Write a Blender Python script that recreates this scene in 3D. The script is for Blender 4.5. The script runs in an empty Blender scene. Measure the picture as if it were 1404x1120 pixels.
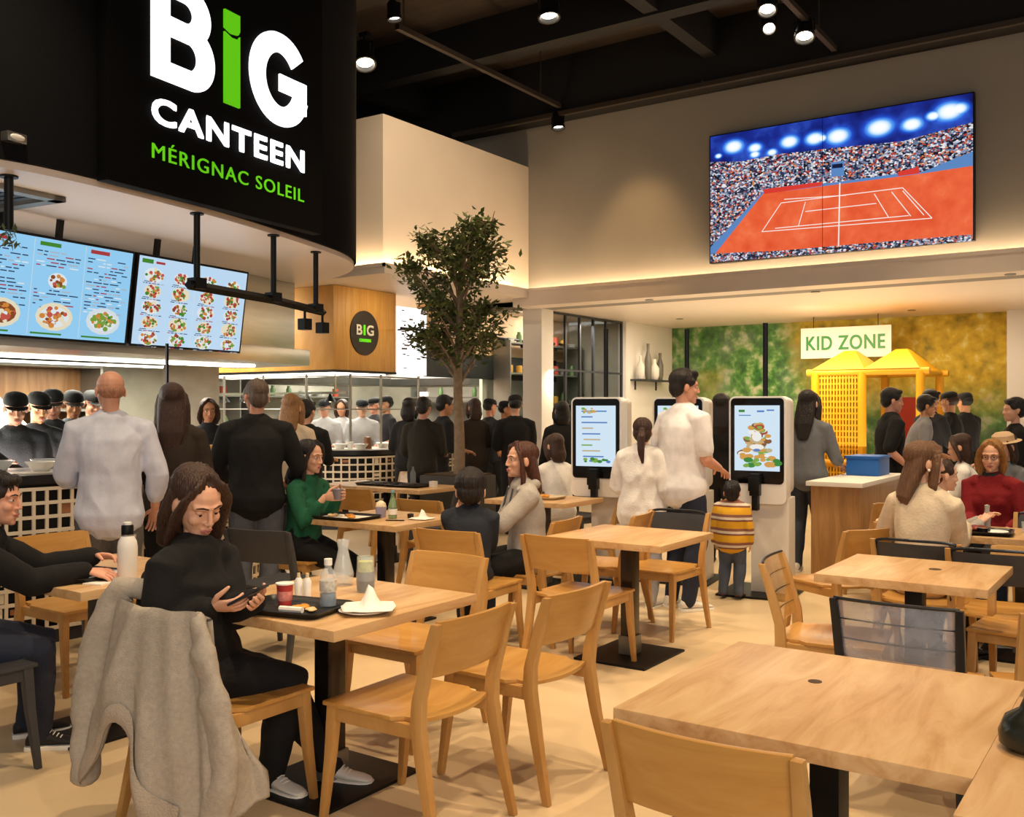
import bpy, bmesh, math, random
from mathutils import Vector, Matrix, Euler
import numpy as np
random.seed(7)
SC = bpy.context.scene
COL = SC.collection
PI = math.pi
def rad(a): return a*PI/180.0
def V(*a): return Vector(a if len(a) > 1 else a[0])

# ------------------------------------------------------------------ camera
CAM_H = 1.53; YAW = 34.5; FPX = 1333.0
cam_d = bpy.data.cameras.new('camera'); cam = bpy.data.objects.new('camera', cam_d); COL.objects.link(cam)
cam.location = (0, 0, CAM_H); cam.rotation_euler = (rad(90), 0, rad(YAW))
cam_d.sensor_width = 36.0; cam_d.lens = FPX/1404.0*36.0; cam_d.clip_start = 0.05; cam_d.clip_end = 200
SC.camera = cam

# ------------------------------------------------------------------ world, view
w = bpy.data.worlds.new('world'); SC.world = w; w.use_nodes = True
bg = w.node_tree.nodes['Background']; bg.inputs[0].default_value = (1.0, 0.90, 0.80, 1); bg.inputs[1].default_value = 0.28
SC.view_settings.view_transform = 'Standard'; SC.view_settings.look = 'None'
SC.view_settings.exposure = 0.0; SC.view_settings.gamma = 1.0; SC.view_settings.use_curve_mapping = False
try:
    SC.cycles.max_bounces = 6; SC.cycles.diffuse_bounces = 3; SC.cycles.glossy_bounces = 3; SC.cycles.transmission_bounces = 6; SC.cycles.transparent_max_bounces = 10
    SC.cycles.sample_clamp_indirect = 4.0; SC.cycles.caustics_reflective = False; SC.cycles.caustics_refractive = False
    SC.cycles.use_denoising = True
except Exception: pass

# ------------------------------------------------------------------ lamps
def lamp(name, kind, loc, energy, color, target=None, **kw):
    d = bpy.data.lights.new(name, kind); d.energy = energy; d.color = color
    for k, v in kw.items(): setattr(d, k, v)
    o = bpy.data.objects.new(name, d); COL.objects.link(o); o.location = loc
    t = Vector(target) if target is not None else Vector(loc)-Vector((0, 0, 1))
    o.rotation_euler = (t-Vector(loc)).to_track_quat('-Z', 'Y').to_euler()
    return o
WARM = (1.0, 0.75, 0.47); NEUT = (1.0, 0.90, 0.78); COOL = (0.93, 0.97, 1.0)
# ceiling spots over the dining floor
for i, (x, y, e, tx, ty) in enumerate([(-0.3, 3.6, 430, -1.6, 3.4), (-2.3, 2.0, 330, -2.6, 2.6), (-1.2, 5.2, 390, -1.8, 5.4), (-3.2, 4.2, 290, -3.5, 4.6),
                     (-5.0, 2.6, 270, -5.0, 3.4), (-4.6, 5.6, 330, -4.8, 6.2), (-2.2, 7.4, 390, -2.6, 7.9), (-0.2, 7.0, 360, -0.9, 7.4),
                     (-5.8, 8.2, 300, -6.3, 8.6), (-3.8, 9.6, 330, -4.2, 9.8), (-1.5, 9.8, 330, -2.0, 10.2), (0.3, 1.2, 240, -0.6, 2.4)]):
    lamp('spot_lamp', 'SPOT', (x, y, 5.5), e*1.12, WARM, (tx, ty, 0), spot_size=rad(78), spot_blend=0.75, shadow_soft_size=0.06)
# wall washers
lamp('wash_lamp', 'SPOT', (-6.0, 10.6, 5.6), 150, (1.0, 0.62, 0.26), (-6.1, 12.0, 3.6), spot_size=rad(52), spot_blend=0.9, shadow_soft_size=0.1)
lamp('wash_lamp', 'SPOT', (-5.4, 7.4, 5.6), 330, (1.0, 0.78, 0.55), (-8.2, 9.8, 4.1), spot_size=rad(58), spot_blend=0.9, shadow_soft_size=0.1)
# daylight from the shop front behind and beside the viewpoint
lamp('daylight', 'AREA', (2.5, -2.0, 3.2), 190, NEUT, (-3.0, 4.0, 1.0), shape='RECTANGLE', size=5.0, size_y=3.0)
# kitchen and kid zone ceiling light
lamp('kitchen_light', 'AREA', (-8.75, 4.4, 1.96), 140, NEUT, None, shape='RECTANGLE', size=0.5, size_y=4.5)
lamp('kitchen_light', 'AREA', (-11.5, 6.5, 3.0), 300, NEUT, None, shape='RECTANGLE', size=2.0, size_y=5.0)
lamp('kitchen_light', 'AREA', (-10.9, 12.2, 2.95), 480, NEUT, None, shape='RECTANGLE', size=2.5, size_y=3.0)
# added fill aimed upward to brighten the pale canopy underside, no visible fixture
lamp('canopy_fill', 'AREA', (-7.9, 3.6, 1.9), 110, (1.0, .88, .76), (-7.0, 4.2, 3.0), shape='RECTANGLE', size=1.0, size_y=4.0)
lamp('kitchen_light', 'AREA', (-8.2, 13.4, 2.95), 60, NEUT, (-8.5, 13.4, 1.5), shape='RECTANGLE', size=.3, size_y=2.2)  # added fill, lightens the display shelf behind the glass partition
lamp('wash_lamp', 'SPOT', (-10.6, 7.95, 3.02), 130, (1.0, .80, .50), (-10.5, 8.95, 2.45), spot_size=rad(125), spot_blend=0.9, shadow_soft_size=0.08)
lamp('wash_lamp', 'SPOT', (-8.05, 9.6, 3.02), 24, (1.0, .80, .50), (-8.9, 9.5, 2.4), spot_size=rad(110), spot_blend=0.9, shadow_soft_size=0.08)
lamp('wash_lamp', 'AREA', (-8.2, 12.3, 3.0), 42, (1.0, .84, .62), (-8.95, 12.3, 2.6), shape='RECTANGLE', size=.2, size_y=2.6)
lamp('kid_zone_light', 'AREA', (-3.8, 13.2, 0.9), 95, (1.0, .84, .62), (-3.8, 13.0, 3.0), shape='RECTANGLE', size=5.5, size_y=2.4)  # added upward fill standing in for floor bounce on the soffit
lamp('kid_zone_light', 'AREA', (-4.6, 13.9, 2.98), 150, (1.0, 0.83, 0.6), None, shape='RECTANGLE', size=4.5, size_y=2.2)
lamp('kid_zone_light', 'SPOT', (-4.4, 13.2, 2.6), 125, (1.0, 0.85, 0.62), (-4.6, 16.4, 1.6), spot_size=rad(100), spot_blend=0.8, shadow_soft_size=0.2)

# ------------------------------------------------------------------ pixel helper used to survey the place
SA, CA = math.sin(rad(YAW)), math.cos(rad(YAW))
def ray(x, y):
    u = (x-702.0)/FPX; v = -(y-560.0)/FPX
    return Vector((-SA+u*CA, CA+u*SA, v))
def at_z(x, y, z):
    d = ray(x, y); t = (z-CAM_H)/d.z; return Vector((d.x*t, d.y*t, z))
def at_depth(x, y, t):
    d = ray(x, y); return Vector((d.x*t, d.y*t, CAM_H+d.z*t))
def at_Y(x, y, Y):
    d = ray(x, y); return at_depth(x, y, Y/d.y)
def at_X(x, y, X):
    d = ray(x, y); return at_depth(x, y, X/d.x)

# ------------------------------------------------------------------ materials
def lin(c):
    return tuple(((x/12.92) if x <= 0.04045 else ((x+0.055)/1.055)**2.4) for x in c)
def hexc(h):
    h = h.lstrip('#'); return lin(tuple(int(h[i:i+2], 16)/255 for i in (0, 2, 4)))
MATS = {}
def M(name, col='#888888', rough=0.55, metal=0.0, emit=None, es=0.0, var=0.0, vscale=6.0, bump=0.0, bscale=60.0, spec=0.5, trans=0.0, ior=1.45, alpha=1.0, coat=0.0, stretch=(1, 1, 1), sheen=0.0):
    if name in MATS: return MATS[name]
    m = bpy.data.materials.new(name); m.use_nodes = True; nt = m.node_tree; b = nt.nodes['Principled BSDF']
    c = hexc(col) if isinstance(col, str) else lin(col)
    b.inputs['Base Color'].default_value = (*c, 1); b.inputs['Roughness'].default_value = rough; b.inputs['Metallic'].default_value = metal
    b.inputs['Specular IOR Level'].default_value = spec; b.inputs['Transmission Weight'].default_value = trans; b.inputs['IOR'].default_value = ior
    b.inputs['Alpha'].default_value = alpha; b.inputs['Coat Weight'].default_value = coat; b.inputs['Sheen Weight'].default_value = sheen
    if emit is not None:
        b.inputs['Emission Color'].default_value = (*hexc(emit), 1); b.inputs['Emission Strength'].default_value = es
    if var > 0 or bump > 0:
        tc = nt.nodes.new('ShaderNodeTexCoord'); mp = nt.nodes.new('ShaderNodeMapping'); mp.inputs['Scale'].default_value = stretch
        nt.links.new(tc.outputs['Object'], mp.inputs['Vector'])
        if var > 0:
            n = nt.nodes.new('ShaderNodeTexNoise'); n.inputs['Scale'].default_value = vscale; n.inputs['Detail'].default_value = 6
            nt.links.new(mp.outputs[0], n.inputs['Vector'])
            r = nt.nodes.new('ShaderNodeValToRGB'); r.color_ramp.elements[0].position = 0.3; r.color_ramp.elements[1].position = 0.7
            r.color_ramp.elements[0].color = (*[x*(1-var) for x in c], 1); r.color_ramp.elements[1].color = (*[min(1, x*(1+var)) for x in c], 1)
            nt.links.new(n.outputs['Fac'], r.inputs[0]); nt.links.new(r.outputs[0], b.inputs['Base Color'])
        if bump > 0:
            n2 = nt.nodes.new('ShaderNodeTexNoise'); n2.inputs['Scale'].default_value = bscale; n2.inputs['Detail'].default_value = 4
            nt.links.new(mp.outputs[0], n2.inputs['Vector'])
            bp = nt.nodes.new('ShaderNodeBump'); bp.inputs['Strength'].default_value = bump; bp.inputs['Distance'].default_value = 0.02
            nt.links.new(n2.outputs['Fac'], bp.inputs['Height']); nt.links.new(bp.outputs[0], b.inputs['Normal'])
    MATS[name] = m; return m
def wood(name, c1, c2, c3, stretch=(14, 1.2, 14), rough=0.42, bump=0.05, coat=0.0):
    m = bpy.data.materials.new(name); m.use_nodes = True; nt = m.node_tree; b = nt.nodes['Principled BSDF']
    tc = nt.nodes.new('ShaderNodeTexCoord'); mp = nt.nodes.new('ShaderNodeMapping'); mp.inputs['Scale'].default_value = stretch
    nt.links.new(tc.outputs['Object'], mp.inputs['Vector'])
    n = nt.nodes.new('ShaderNodeTexNoise'); n.inputs['Scale'].default_value = 1.6; n.inputs['Detail'].default_value = 9; n.inputs['Roughness'].default_value = 0.62; n.inputs['Distortion'].default_value = 0.9
    nt.links.new(mp.outputs[0], n.inputs['Vector'])
    r = nt.nodes.new('ShaderNodeValToRGB'); e = r.color_ramp.elements
    e[0].position = 0.30; e[0].color = (*hexc(c1), 1); e[1].position = 0.72; e[1].color = (*hexc(c3), 1)
    k = e.new(0.5); k.color = (*hexc(c2), 1)
    nt.links.new(n.outputs['Fac'], r.inputs[0]); nt.links.new(r.outputs[0], b.inputs['Base Color'])
    bp = nt.nodes.new('ShaderNodeBump'); bp.inputs['Strength'].default_value = bump; bp.inputs['Distance'].default_value = 0.01
    nt.links.new(n.outputs['Fac'], bp.inputs['Height']); nt.links.new(bp.outputs[0], b.inputs['Normal'])
    b.inputs['Roughness'].default_value = rough; b.inputs['Coat Weight'].default_value = coat; b.inputs['Coat Roughness'].default_value = 0.2
    MATS[name] = m; return m

# ------------------------------------------------------------------ mesh building
class MB:
    def __init__(s): s.v = []; s.f = []; s.m = []
    def add(s, vs, fs, mi=0):
        o = len(s.v); s.v += [tuple(p) for p in vs]; s.f += [tuple(i+o for i in f) for f in fs]; s.m += [mi]*len(fs); return s
    def box(s, lo, hi, mi=0, mat=None):
        (a, b, c), (d, e, f) = lo, hi
        vs = [V(x, y, z) for z in (c, f) for y in (b, e) for x in (a, d)]
        if mat is not None: vs = [mat @ p for p in vs]
        return s.add(vs, [(0, 2, 3, 1), (4, 5, 7, 6), (0, 1, 5, 4), (2, 6, 7, 3), (0, 4, 6, 2), (1, 3, 7, 5)], mi)
    def cbox(s, c, size, mi=0, rz=0.0, mat=None):
        h = [k/2 for k in size]; T = Matrix.Translation(V(*c)) @ Matrix.Rotation(rz, 4, 'Z')
        if mat is not None: T = mat @ T
        return s.box([-k for k in h], h, mi, T)
    def rings(s, rings, mi=0, cap=True, closed=True):
        n = len(rings[0]); vs = [p for r in rings for p in r]; fs = []
        for i in range(len(rings)-1):
            for j in range(n if closed else n-1):
                k = (j+1) % n
                fs.append((i*n+j, i*n+k, (i+1)*n+k, (i+1)*n+j))
        if cap and closed:
            fs.append(tuple(range(n-1, -1, -1))); fs.append(tuple((len(rings)-1)*n+j for j in range(n)))
        return s.add(vs, fs, mi)
    def tube(s, pts, r, n=10, mi=0, up=None, sq=1.0, rnd=False):
        """tube along pts; r a number or one per point, or (ra, rb) pairs; rnd adds rounded ends"""
        pts = [V(*p) if not isinstance(p, Vector) else p for p in pts]
        rs = list(r) if isinstance(r, (list, tuple)) and len(r) == len(pts) and not (len(pts) == 2 and isinstance(r, tuple)) else [r]*len(pts)
        rs = [(k, k*sq) if not isinstance(k, (tuple, list)) else k for k in rs]
        if rnd:
            d0 = (pts[0]-pts[1]).normalized(); d1 = (pts[-1]-pts[-2]).normalized()
            P0 = []; R0 = []; P1 = []; R1 = []
            for a in (80, 55, 28):
                ra, rb = rs[0]; m_ = min(ra, rb); P0.append(pts[0]+d0*m_*math.sin(rad(a))); R0.append((ra*math.cos(rad(a)), rb*math.cos(rad(a))))
            for a in (28, 55, 80):
                ra, rb = rs[-1]; m_ = min(ra, rb); P1.append(pts[-1]+d1*m_*math.sin(rad(a))); R1.append((ra*math.cos(rad(a)), rb*math.cos(rad(a))))
            pts = P0+pts+P1; rs = R0+rs+R1
        up = V(*up) if up is not None else V(0, 0, 1)
        out = []; prev = None
        for i, p in enumerate(pts):
            a = pts[max(0, i-1)]; b = pts[min(len(pts)-1, i+1)]; t = (b-a).normalized() if (b-a).length > 1e-9 else V(0, 0, 1)
            if prev is None:
                x = up.cross(t)
                if x.length < 1e-3: x = V(1, 0, 0).cross(t) if abs(t.x) < 0.9 else V(0, 1, 0).cross(t)
                x.normalize()
            else:
                x = (prev-t*prev.dot(t)); 
                if x.length < 1e-5: x = V(1, 0, 0)
                x.normalize()
            prev = x; y = t.cross(x)
            ra, rb = rs[i]
            out.append([p+x*(ra*math.cos(2*PI*k/n))+y*(rb*math.sin(2*PI*k/n)) for k in range(n)])
        return s.rings(out, mi)
    def ell(s, c, r, mi=0, nu=16, nv=10, mat=None):
        c = V(*c); r = (r, r, r) if not isinstance(r, (tuple, list)) else r
        rg = []
        for i in range(nv+1):
            ph = -PI/2+PI*(i+0.02 if i == 0 else (i-0.02 if i == nv else i))/nv
            rr = [V(r[0]*math.cos(ph)*math.cos(2*PI*k/nu), r[1]*math.cos(ph)*math.sin(2*PI*k/nu), r[2]*math.sin(ph)) for k in range(nu)]
            if mat is not None: rr = [mat @ p for p in rr]
            rg.append([p+c for p in rr])
        return s.rings(rg, mi)
    def lathe(s, prof, n=24, mi=0, c=(0, 0, 0), cap=True):
        c = V(*c); return s.rings([[c+V(r*math.cos(2*PI*k/n), r*math.sin(2*PI*k/n), z) for k in range(n)] for r, z in prof], mi, cap)
    def prism(s, poly, z0, z1, mi=0, mat=None):
        n = len(poly); a = [V(p[0], p[1], z0) for p in poly]; b = [V(p[0], p[1], z1) for p in poly]
        if mat is not None: a = [mat @ p for p in a]; b = [mat @ p for p in b]
        return s.rings([a, b], mi)
    def quad(s, a, b, c, d, mi=0): return s.add([a, b, c, d], [(0, 1, 2, 3)], mi)
    def xf(s, mat): s.v = [tuple(mat @ V(*p)) for p in s.v]; return s
    def merge(s, o, mi=None): 
        k = len(s.v); s.v += o.v; s.f += [tuple(i+k for i in f) for f in o.f]; s.m += (o.m if mi is None else [mi]*len(o.m)); return s
    def mesh(s, name, mats, smooth=True, bevel=0.0, seg=2, ang=38, fixn=True):
        me = bpy.data.meshes.new(name); me.from_pydata(s.v, [], s.f)
        mats = mats if isinstance(mats, (list, tuple)) else [mats]
        for m in mats: me.materials.append(m)
        me.polygons.foreach_set('material_index', s.m)
        bm = bmesh.new(); bm.from_mesh(me)
        if fixn: bmesh.ops.recalc_face_normals(bm, faces=bm.faces)
        if bevel > 0:
            ed = [e for e in bm.edges if len(e.link_faces) == 2 and e.calc_face_angle(0) > rad(28)]
            bmesh.ops.bevel(bm, geom=ed, offset=bevel, segments=seg, profile=0.7, affect='EDGES', clamp_overlap=True)
        bm.to_mesh(me); bm.free()
        if smooth:
            me.polygons.foreach_set('use_smooth', [True]*len(me.polygons))
            me.set_sharp_from_angle(angle=rad(ang))
        me.update(); return me
    def build(s, name, mats, parent=None, loc=None, rz=0.0, **kw):
        o = bpy.data.objects.new(name, s.mesh(name, mats, **kw)); COL.objects.link(o)
        if parent is not None: o.parent = parent
        if loc is not None: o.location = loc
        if rz: o.rotation_euler = (0, 0, rz)
        return o
def tag(o, label=None, cat=None, group=None, kind=None):
    if label: o['label'] = label
    if cat: o['category'] = cat
    if group: o['group'] = group
    if kind: o['kind'] = kind
    return o
def thing(name, label, cat, loc=(0, 0, 0), rz=0.0, group=None):
    o = bpy.data.objects.new(name, None); COL.objects.link(o); o.location = loc; o.rotation_euler = (0, 0, rz); o.empty_display_size = 0.1
    return tag(o, label, cat, group)
def dup(root, loc, rz=0.0, label=None, group=None):
    r = root.copy(); COL.objects.link(r); r.location = loc; r.rotation_euler = (0, 0, rz)
    if label: r['label'] = label
    if group: r['group'] = group
    for ch in list(root.children):
        c = ch.copy(); COL.objects.link(c); c.parent = r
        for g in list(ch.children):
            d = g.copy(); COL.objects.link(d); d.parent = c
    return r
def spline(pts, n=8):
    """Catmull-Rom through 2-D or 3-D points"""
    P = [Vector(p) for p in pts]; P = [2*P[0]-P[1]]+P+[2*P[-1]-P[-2]]; out = []
    for i in range(1, len(P)-2):
        for k in range(n):
            t = k/n; a, b, c, d = P[i-1], P[i], P[i+1], P[i+2]
            out.append(0.5*((2*b)+(c-a)*t+(2*a-5*b+4*c-d)*t*t+(3*b-a-3*c+d)*t**3))
    out.append(P[-2]); return out
def text_mesh(txt, size, bold=0.0, extrude=0.004, spacing=1.0):
    """(verts, faces, width) of lettering in the built-in font, lying in local XZ, baseline at z 0, from x 0"""
    c = bpy.data.curves.new('t', 'FONT'); c.body = txt; c.size = size; c.offset = bold; c.extrude = extrude; c.space_character = spacing; c.resolution_u = 4
    o = bpy.data.objects.new('t', c); COL.objects.link(o)
    dg = bpy.context.evaluated_depsgraph_get(); me = bpy.data.meshes.new_from_object(o.evaluated_get(dg))
    vs = [V(p.co.x, -p.co.z, p.co.y) for p in me.vertices]; fs = [tuple(f.vertices) for f in me.polygons]
    bpy.data.objects.remove(o); bpy.data.curves.remove(c); bpy.data.meshes.remove(me)
    x0 = min(p.x for p in vs); x1 = max(p.x for p in vs)
    return [p-V(x0, 0, 0) for p in vs], fs, x1-x0
# ================================================================== materials of the place
m_floor = M('floor_concrete', '#d1b994', 0.32, var=0.10, vscale=1.2, bump=0.02, bscale=5, spec=0.4)
m_wall = M('wall_plaster', '#8f887e', 0.85, var=0.03, vscale=2)
m_wallw = M('wall_white', '#dccdb8', 0.8, var=0.02, vscale=2)
m_soff = M('soffit_white', '#e6d6c4', 0.45, var=0.02)
m_black = M('fascia_black', '#08090d', 0.85, var=0.2, vscale=30, spec=.2)
m_sign = M('sign_black', '#030303', 0.7, spec=.12)
m_deck = wood('roof_deck', '#1c140e', '#2b1f15', '#3a2a1c', (0.8, 9, 9), 0.8, 0.1)
m_beam = M('beam_dark', '#0c0a09', 0.8)
m_tr = M('track_metal', '#3a3128', 0.6, 0.3)
m_bm = M('black_metal', '#111112', 0.45, 0.4)
m_dg = M('dark_grey', '#34363a', 0.55)
m_led = M('led_strip', '#ffffff', 0.5, emit='#ffdcae', es=34.0)
m_oak = wood('oak_panel', '#c08a3c', '#cf9a48', '#dcae62', (1.5, 10, 0.7), 0.5, 0.04)
m_ss = M('stainless', '#b9b7b0', 0.28, 0.9, var=0.08, vscale=2, stretch=(1, 1, 8))
m_ss2 = M('stainless_dull', '#8f8d86', 0.42, 0.7, var=0.15, vscale=3)
m_glass = M('clear_glass', '#f4fbf8', 0.02, trans=1.0, ior=1.05, spec=0.3)
m_white = M('white_gloss', '#ecebe7', 0.3)
m_whitem = M('white_matte', '#e6e1d8', 0.7)
m_green = M('sign_green', '#5fbf12', 0.5, emit='#58c010', es=0.75)
m_lit = M('sign_lit', '#ffffff', 0.5, emit='#f6f9ff', es=1.5)

def struct(name, mb, mats, parent=None, **kw):
    o = mb.build(name, mats, parent, **kw)
    if parent is None: o['kind'] = 'structure'
    return o

# ------------------------------------------------------------------ floor and ceiling
struct('floor', MB().box((-16, -2.5, -0.1), (4.5, 17.2, 0)), m_floor)
mb = MB().box((-16, -2.5, 6.45), (4.5, 12.3, 6.6)); struct('ceiling', mb, m_deck)
for i, y in enumerate((2.2, 5.0, 7.6, 10.0)):
    struct('ceiling_beam', MB().box((-16, y-0.11, 5.95), (4.5, y+0.11, 6.45)), m_beam)
for y in (11.78,):
    struct('ceiling_beam', MB().box((-16, y-0.2, 5.67), (4.5, y+0.42, 6.45)), m_beam)
for X in (-9.6, -4.9, 0.6):
    struct('ceiling_beam', MB().box((X-0.09, -2.5, 5.98), (X+0.09, 11.6, 6.45)), m_beam)
t = tag(MB().box((-7.13, 8.1, 5.70), (-7.07, 11.5, 5.76)).box((-7.105, 8.2, 5.76), (-7.095, 8.22, 6.45)).box((-7.105, 11.0, 5.76), (-7.095, 11.02, 6.45)).build('lighting_track', m_tr), 'dark ceiling track running above the white boxed-in volume to the screen wall', 'track')
tag(MB().box((-3.36, 2.0, 5.70), (-3.30, 11.5, 5.76)).box((-3.335, 3.2, 5.76), (-3.325, 3.22, 6.44)).box((-3.335, 10.9, 5.76), (-3.325, 10.92, 6.44)).build('lighting_track', m_tr), 'dark ceiling track above the large tennis screen, crossing the beams', 'track')
tag(MB().box((-9, 11.5, 5.60), (3.5, 11.56, 5.66)).box((-5, 11.5, 5.66), (-4.98, 11.56, 5.68)).box((-1, 11.5, 5.66), (-0.98, 11.56, 5.68)).build('cable_tray', m_tr), 'thin dark rail under the ceiling along the top of the screen wall', 'rail')
def spotlight(px, py, z, label, tgt, big=1.0):
    p = at_z(px, py, z); t = thing('ceiling_spotlight', label, 'spotlight', p, 0, 'ceiling spotlights')
    d = (V(*tgt)-p).normalized(); q = d.to_track_quat('Z', 'Y').to_matrix().to_4x4(); s = big
    MB().lathe([(0.05*s, -0.16*s), (0.075*s, -0.13*s), (0.085*s, 0.02*s), (0.10*s, 0.06*s), (0.10*s, 0.09*s), (0.085*s, 0.09*s), (0.075*s, 0.05*s)], 20).xf(q).build('housing', m_bm, t)
    MB().lathe([(0.001, 0.048*s), (0.074*s, 0.048*s), (0.074*s, 0.052*s), (0.001, 0.056*s)], 20).xf(q).build('lens', M('spot_lens', '#fff3dd', 0.3, emit='#fff0d8', es=14), t)
    top = 6.45 if z > 5.72 else 5.72
    m2 = MB().tube([V(0, 0, 0)-d*0.03, V(0, 0, max(0.02, top-z))], 0.012, 8).box((-0.06, -0.03, max(0.02, top-z)-0.05), (0.06, 0.03, max(0.02, top-z)))
    m2.box((-0.105*s, -0.012, -0.02), (-0.09*s, 0.012, 0.12*s)).box((0.09*s, -0.012, -0.02), (0.105*s, 0.012, 0.12*s)).box((-0.105*s, -0.012, 0.11*s), (0.105*s, 0.012, 0.12*s))
    m2.build('bracket', m_bm, t)
spotlight(500, 78, 5.45, 'black ceiling spotlight beside the black sign canopy, large and close', (-5.6, 6.5, 0), 1.25)
spotlight(752, 12, 5.72, 'black ceiling spotlight shining from the dark roof, between the canopy and the tennis screen', (-4.6, 8.0, 0), 1.2)
spotlight(1103, 42, 5.62, 'black ceiling spotlight on the track, lowest of the pair above the tennis screen', (-2.6, 8.2, 0), 1.1)
spotlight(1052, 6, 5.72, 'black ceiling spotlight at the top edge, higher one of the pair above the screen', (-2.6, 7.2, 0), 1.0)
spotlight(765, 168, 5.52, 'small ceiling spotlight at the far end of the track by the screen wall', (-6.4, 11.2, 0), 0.95)
spotlight(540, 18, 5.70, 'small ceiling spotlight high on the track behind the sign canopy', (-6.2, 8.2, 0), 0.8)
spotlight(1054, 36, 5.9, 'dim ceiling spotlight beside the track, just under the topmost one above the screen', (-2.6, 8.2, 3), 0.8)

# ------------------------------------------------------------------ screen wall, ledge, white volume
LED_Z = 3.23
struct('wall_screen', MB().box((-16, 12.0, 3.0), (4.5, 12.3, 6.4)), m_wall)
struct('trim_ledge', MB().box((-7.97, 11.62, 3.0), (4.5, 12.0, 3.20)).box((-7.97, 11.60, 3.20), (4.5, 11.63, 3.245)), m_soff)
struct('ceiling_kid_zone', MB().box((-8.1, 12.3, 3.0), (4.5, 16.6, 3.12)), m_soff)
tag(MB().box((-7.93, 11.86, 3.202), (4.4, 11.92, 3.222)).build('led_strip', m_led), 'glowing warm light strip hidden on the ledge below the tennis screen', 'light strip')
struct('wall_volume', MB().box((-16, 8.81, 3.24), (-7.95, 12.0, 5.10)), m_wallw)
struct('trim_volume_ledge', MB().box((-16, 8.56, 3.12), (-7.70, 12.0, 3.20)).box((-16, 8.55, 3.2), (-7.70, 8.58, 3.245)).box((-7.73, 8.55, 3.2), (-7.70, 11.62, 3.245)), m_soff)
tag(MB().box((-15.9, 8.70, 3.202), (-7.88, 8.76, 3.222)).box((-7.88, 8.70, 3.202), (-7.82, 11.6, 3.222)).build('led_strip', m_led), 'glowing warm light strip around the foot of the white boxed-in volume', 'light strip')
# low wall panels under the volume, with a dark menu band
struct('wall_kitchen_front', MB().box((-9.15, 10.86, 2.34), (-8.95, 14.8, 3.05)), M('beige_panel', '#d3b48c', 0.6, var=0.04))
# column and side wall of the kid zone
struct('column', MB().box((-8.05, 12.0, 0), (-7.72, 12.32, 3.0)), m_whitem)
struct('wall_kid_left', MB().box((-7.85, 14.6, 0), (-7.70, 16.5, 3.0)), m_whitem)
struct('wall_kid_right', MB().box((-2.14, 16.2, 0), (4.5, 16.5, 3.0)), m_whitem)
# mural wall
mm = bpy.data.materials.new('mural_paint'); mm.use_nodes = True; nt = mm.node_tree; b = nt.nodes['Principled BSDF']; b.inputs['Roughness'].default_value = 0.7
tc = nt.nodes.new('ShaderNodeTexCoord')
def noise(scale, detail=8, dist=0.8, vec=None):
    n = nt.nodes.new('ShaderNodeTexNoise'); n.inputs['Scale'].default_value = scale; n.inputs['Detail'].default_value = detail; n.inputs['Distortion'].default_value = dist
    nt.links.new(tc.outputs['Object'] if vec is None else vec, n.inputs['Vector']); return n
def ramp(src, stops):
    r = nt.nodes.new('ShaderNodeValToRGB'); e = r.color_ramp.elements
    e[0].position, e[0].color = stops[0][0], (*hexc(stops[0][1]), 1); e[1].position, e[1].color = stops[-1][0], (*hexc(stops[-1][1]), 1)
    for p, c in stops[1:-1]: k = e.new(p); k.color = (*hexc(c), 1)
    nt.links.new(src, r.inputs[0]); return r
def mixc(f, a, c):
    x = nt.nodes.new('ShaderNodeMix'); x.data_type = 'RGBA'; nt.links.new(f, x.inputs[0]); nt.links.new(a, x.inputs[6]); nt.links.new(c, x.inputs[7]); return x.outputs[2]
vo = nt.nodes.new('ShaderNodeTexVoronoi'); vo.inputs['Scale'].default_value = 7; nz = noise(3.0); 
mv = nt.nodes.new('ShaderNodeVectorMath'); mv.operation = 'ADD'; nt.links.new(tc.outputs['Object'], mv.inputs[0]); nt.links.new(nz.outputs['Color'], mv.inputs[1]); nt.links.new(mv.outputs[0], vo.inputs['Vector'])
leafy = ramp(noise(6.5, 12, 0.15).outputs['Fac'], [(0.32, '#1f4a1c'), (0.44, '#37702a'), (0.52, '#568c36'), (0.6, '#8fa86a'), (0.68, '#b9b79a')])
yel = ramp(noise(5.0, 12, 0.15).outputs['Fac'], [(0.3, '#7d6f16'), (0.45, '#b39418'), (0.58, '#c9a828'), (0.7, '#d8cf86')])
grey = ramp(noise(3.2, 10, 0.2).outputs['Fac'], [(0.3, '#2f5a2a'), (0.5, '#6e8a5c'), (0.62, '#8d8f86'), (0.75, '#c9cbbd')])
sx = nt.nodes.new('ShaderNodeSeparateXYZ'); nt.links.new(tc.outputs['Object'], sx.inputs[0])
def mth(op, a, b2=None, c=None):
    n = nt.nodes.new('ShaderNodeMath'); n.operation = op
    for i, q in enumerate((a, b2, c)):
        if q is None: continue
        if isinstance(q, (int, float)): n.inputs[i].default_value = q
        else: nt.links.new(q, n.inputs[i])
    n.use_clamp = op == 'MULTIPLY_ADD'; return n.outputs[0]
big = noise(0.7, 4, 0.3)
xx = mth('MULTIPLY_ADD', sx.outputs['X'], 0.55, 3.35)      # 0 at the green left, 1 at the yellow right
f1 = mth('MULTIPLY_ADD', mth('ADD', xx, mth('MULTIPLY', mth('SUBTRACT', big.outputs['Fac'], 0.5), 2.2)), 1.5, -0.25)
zf = mth('MULTIPLY_ADD', sx.outputs['Z'], 1.5, -2.0)       # yellow higher up
f2 = mth('MULTIPLY', f1, zf)
base = mixc(mth('MULTIPLY_ADD', big.outputs['Fac'], 1.6, -0.45), leafy.outputs[0], grey.outputs[0])
nt.links.new(mixc(f2, base, yel.outputs[0]), b.inputs['Base Color'])
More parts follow.
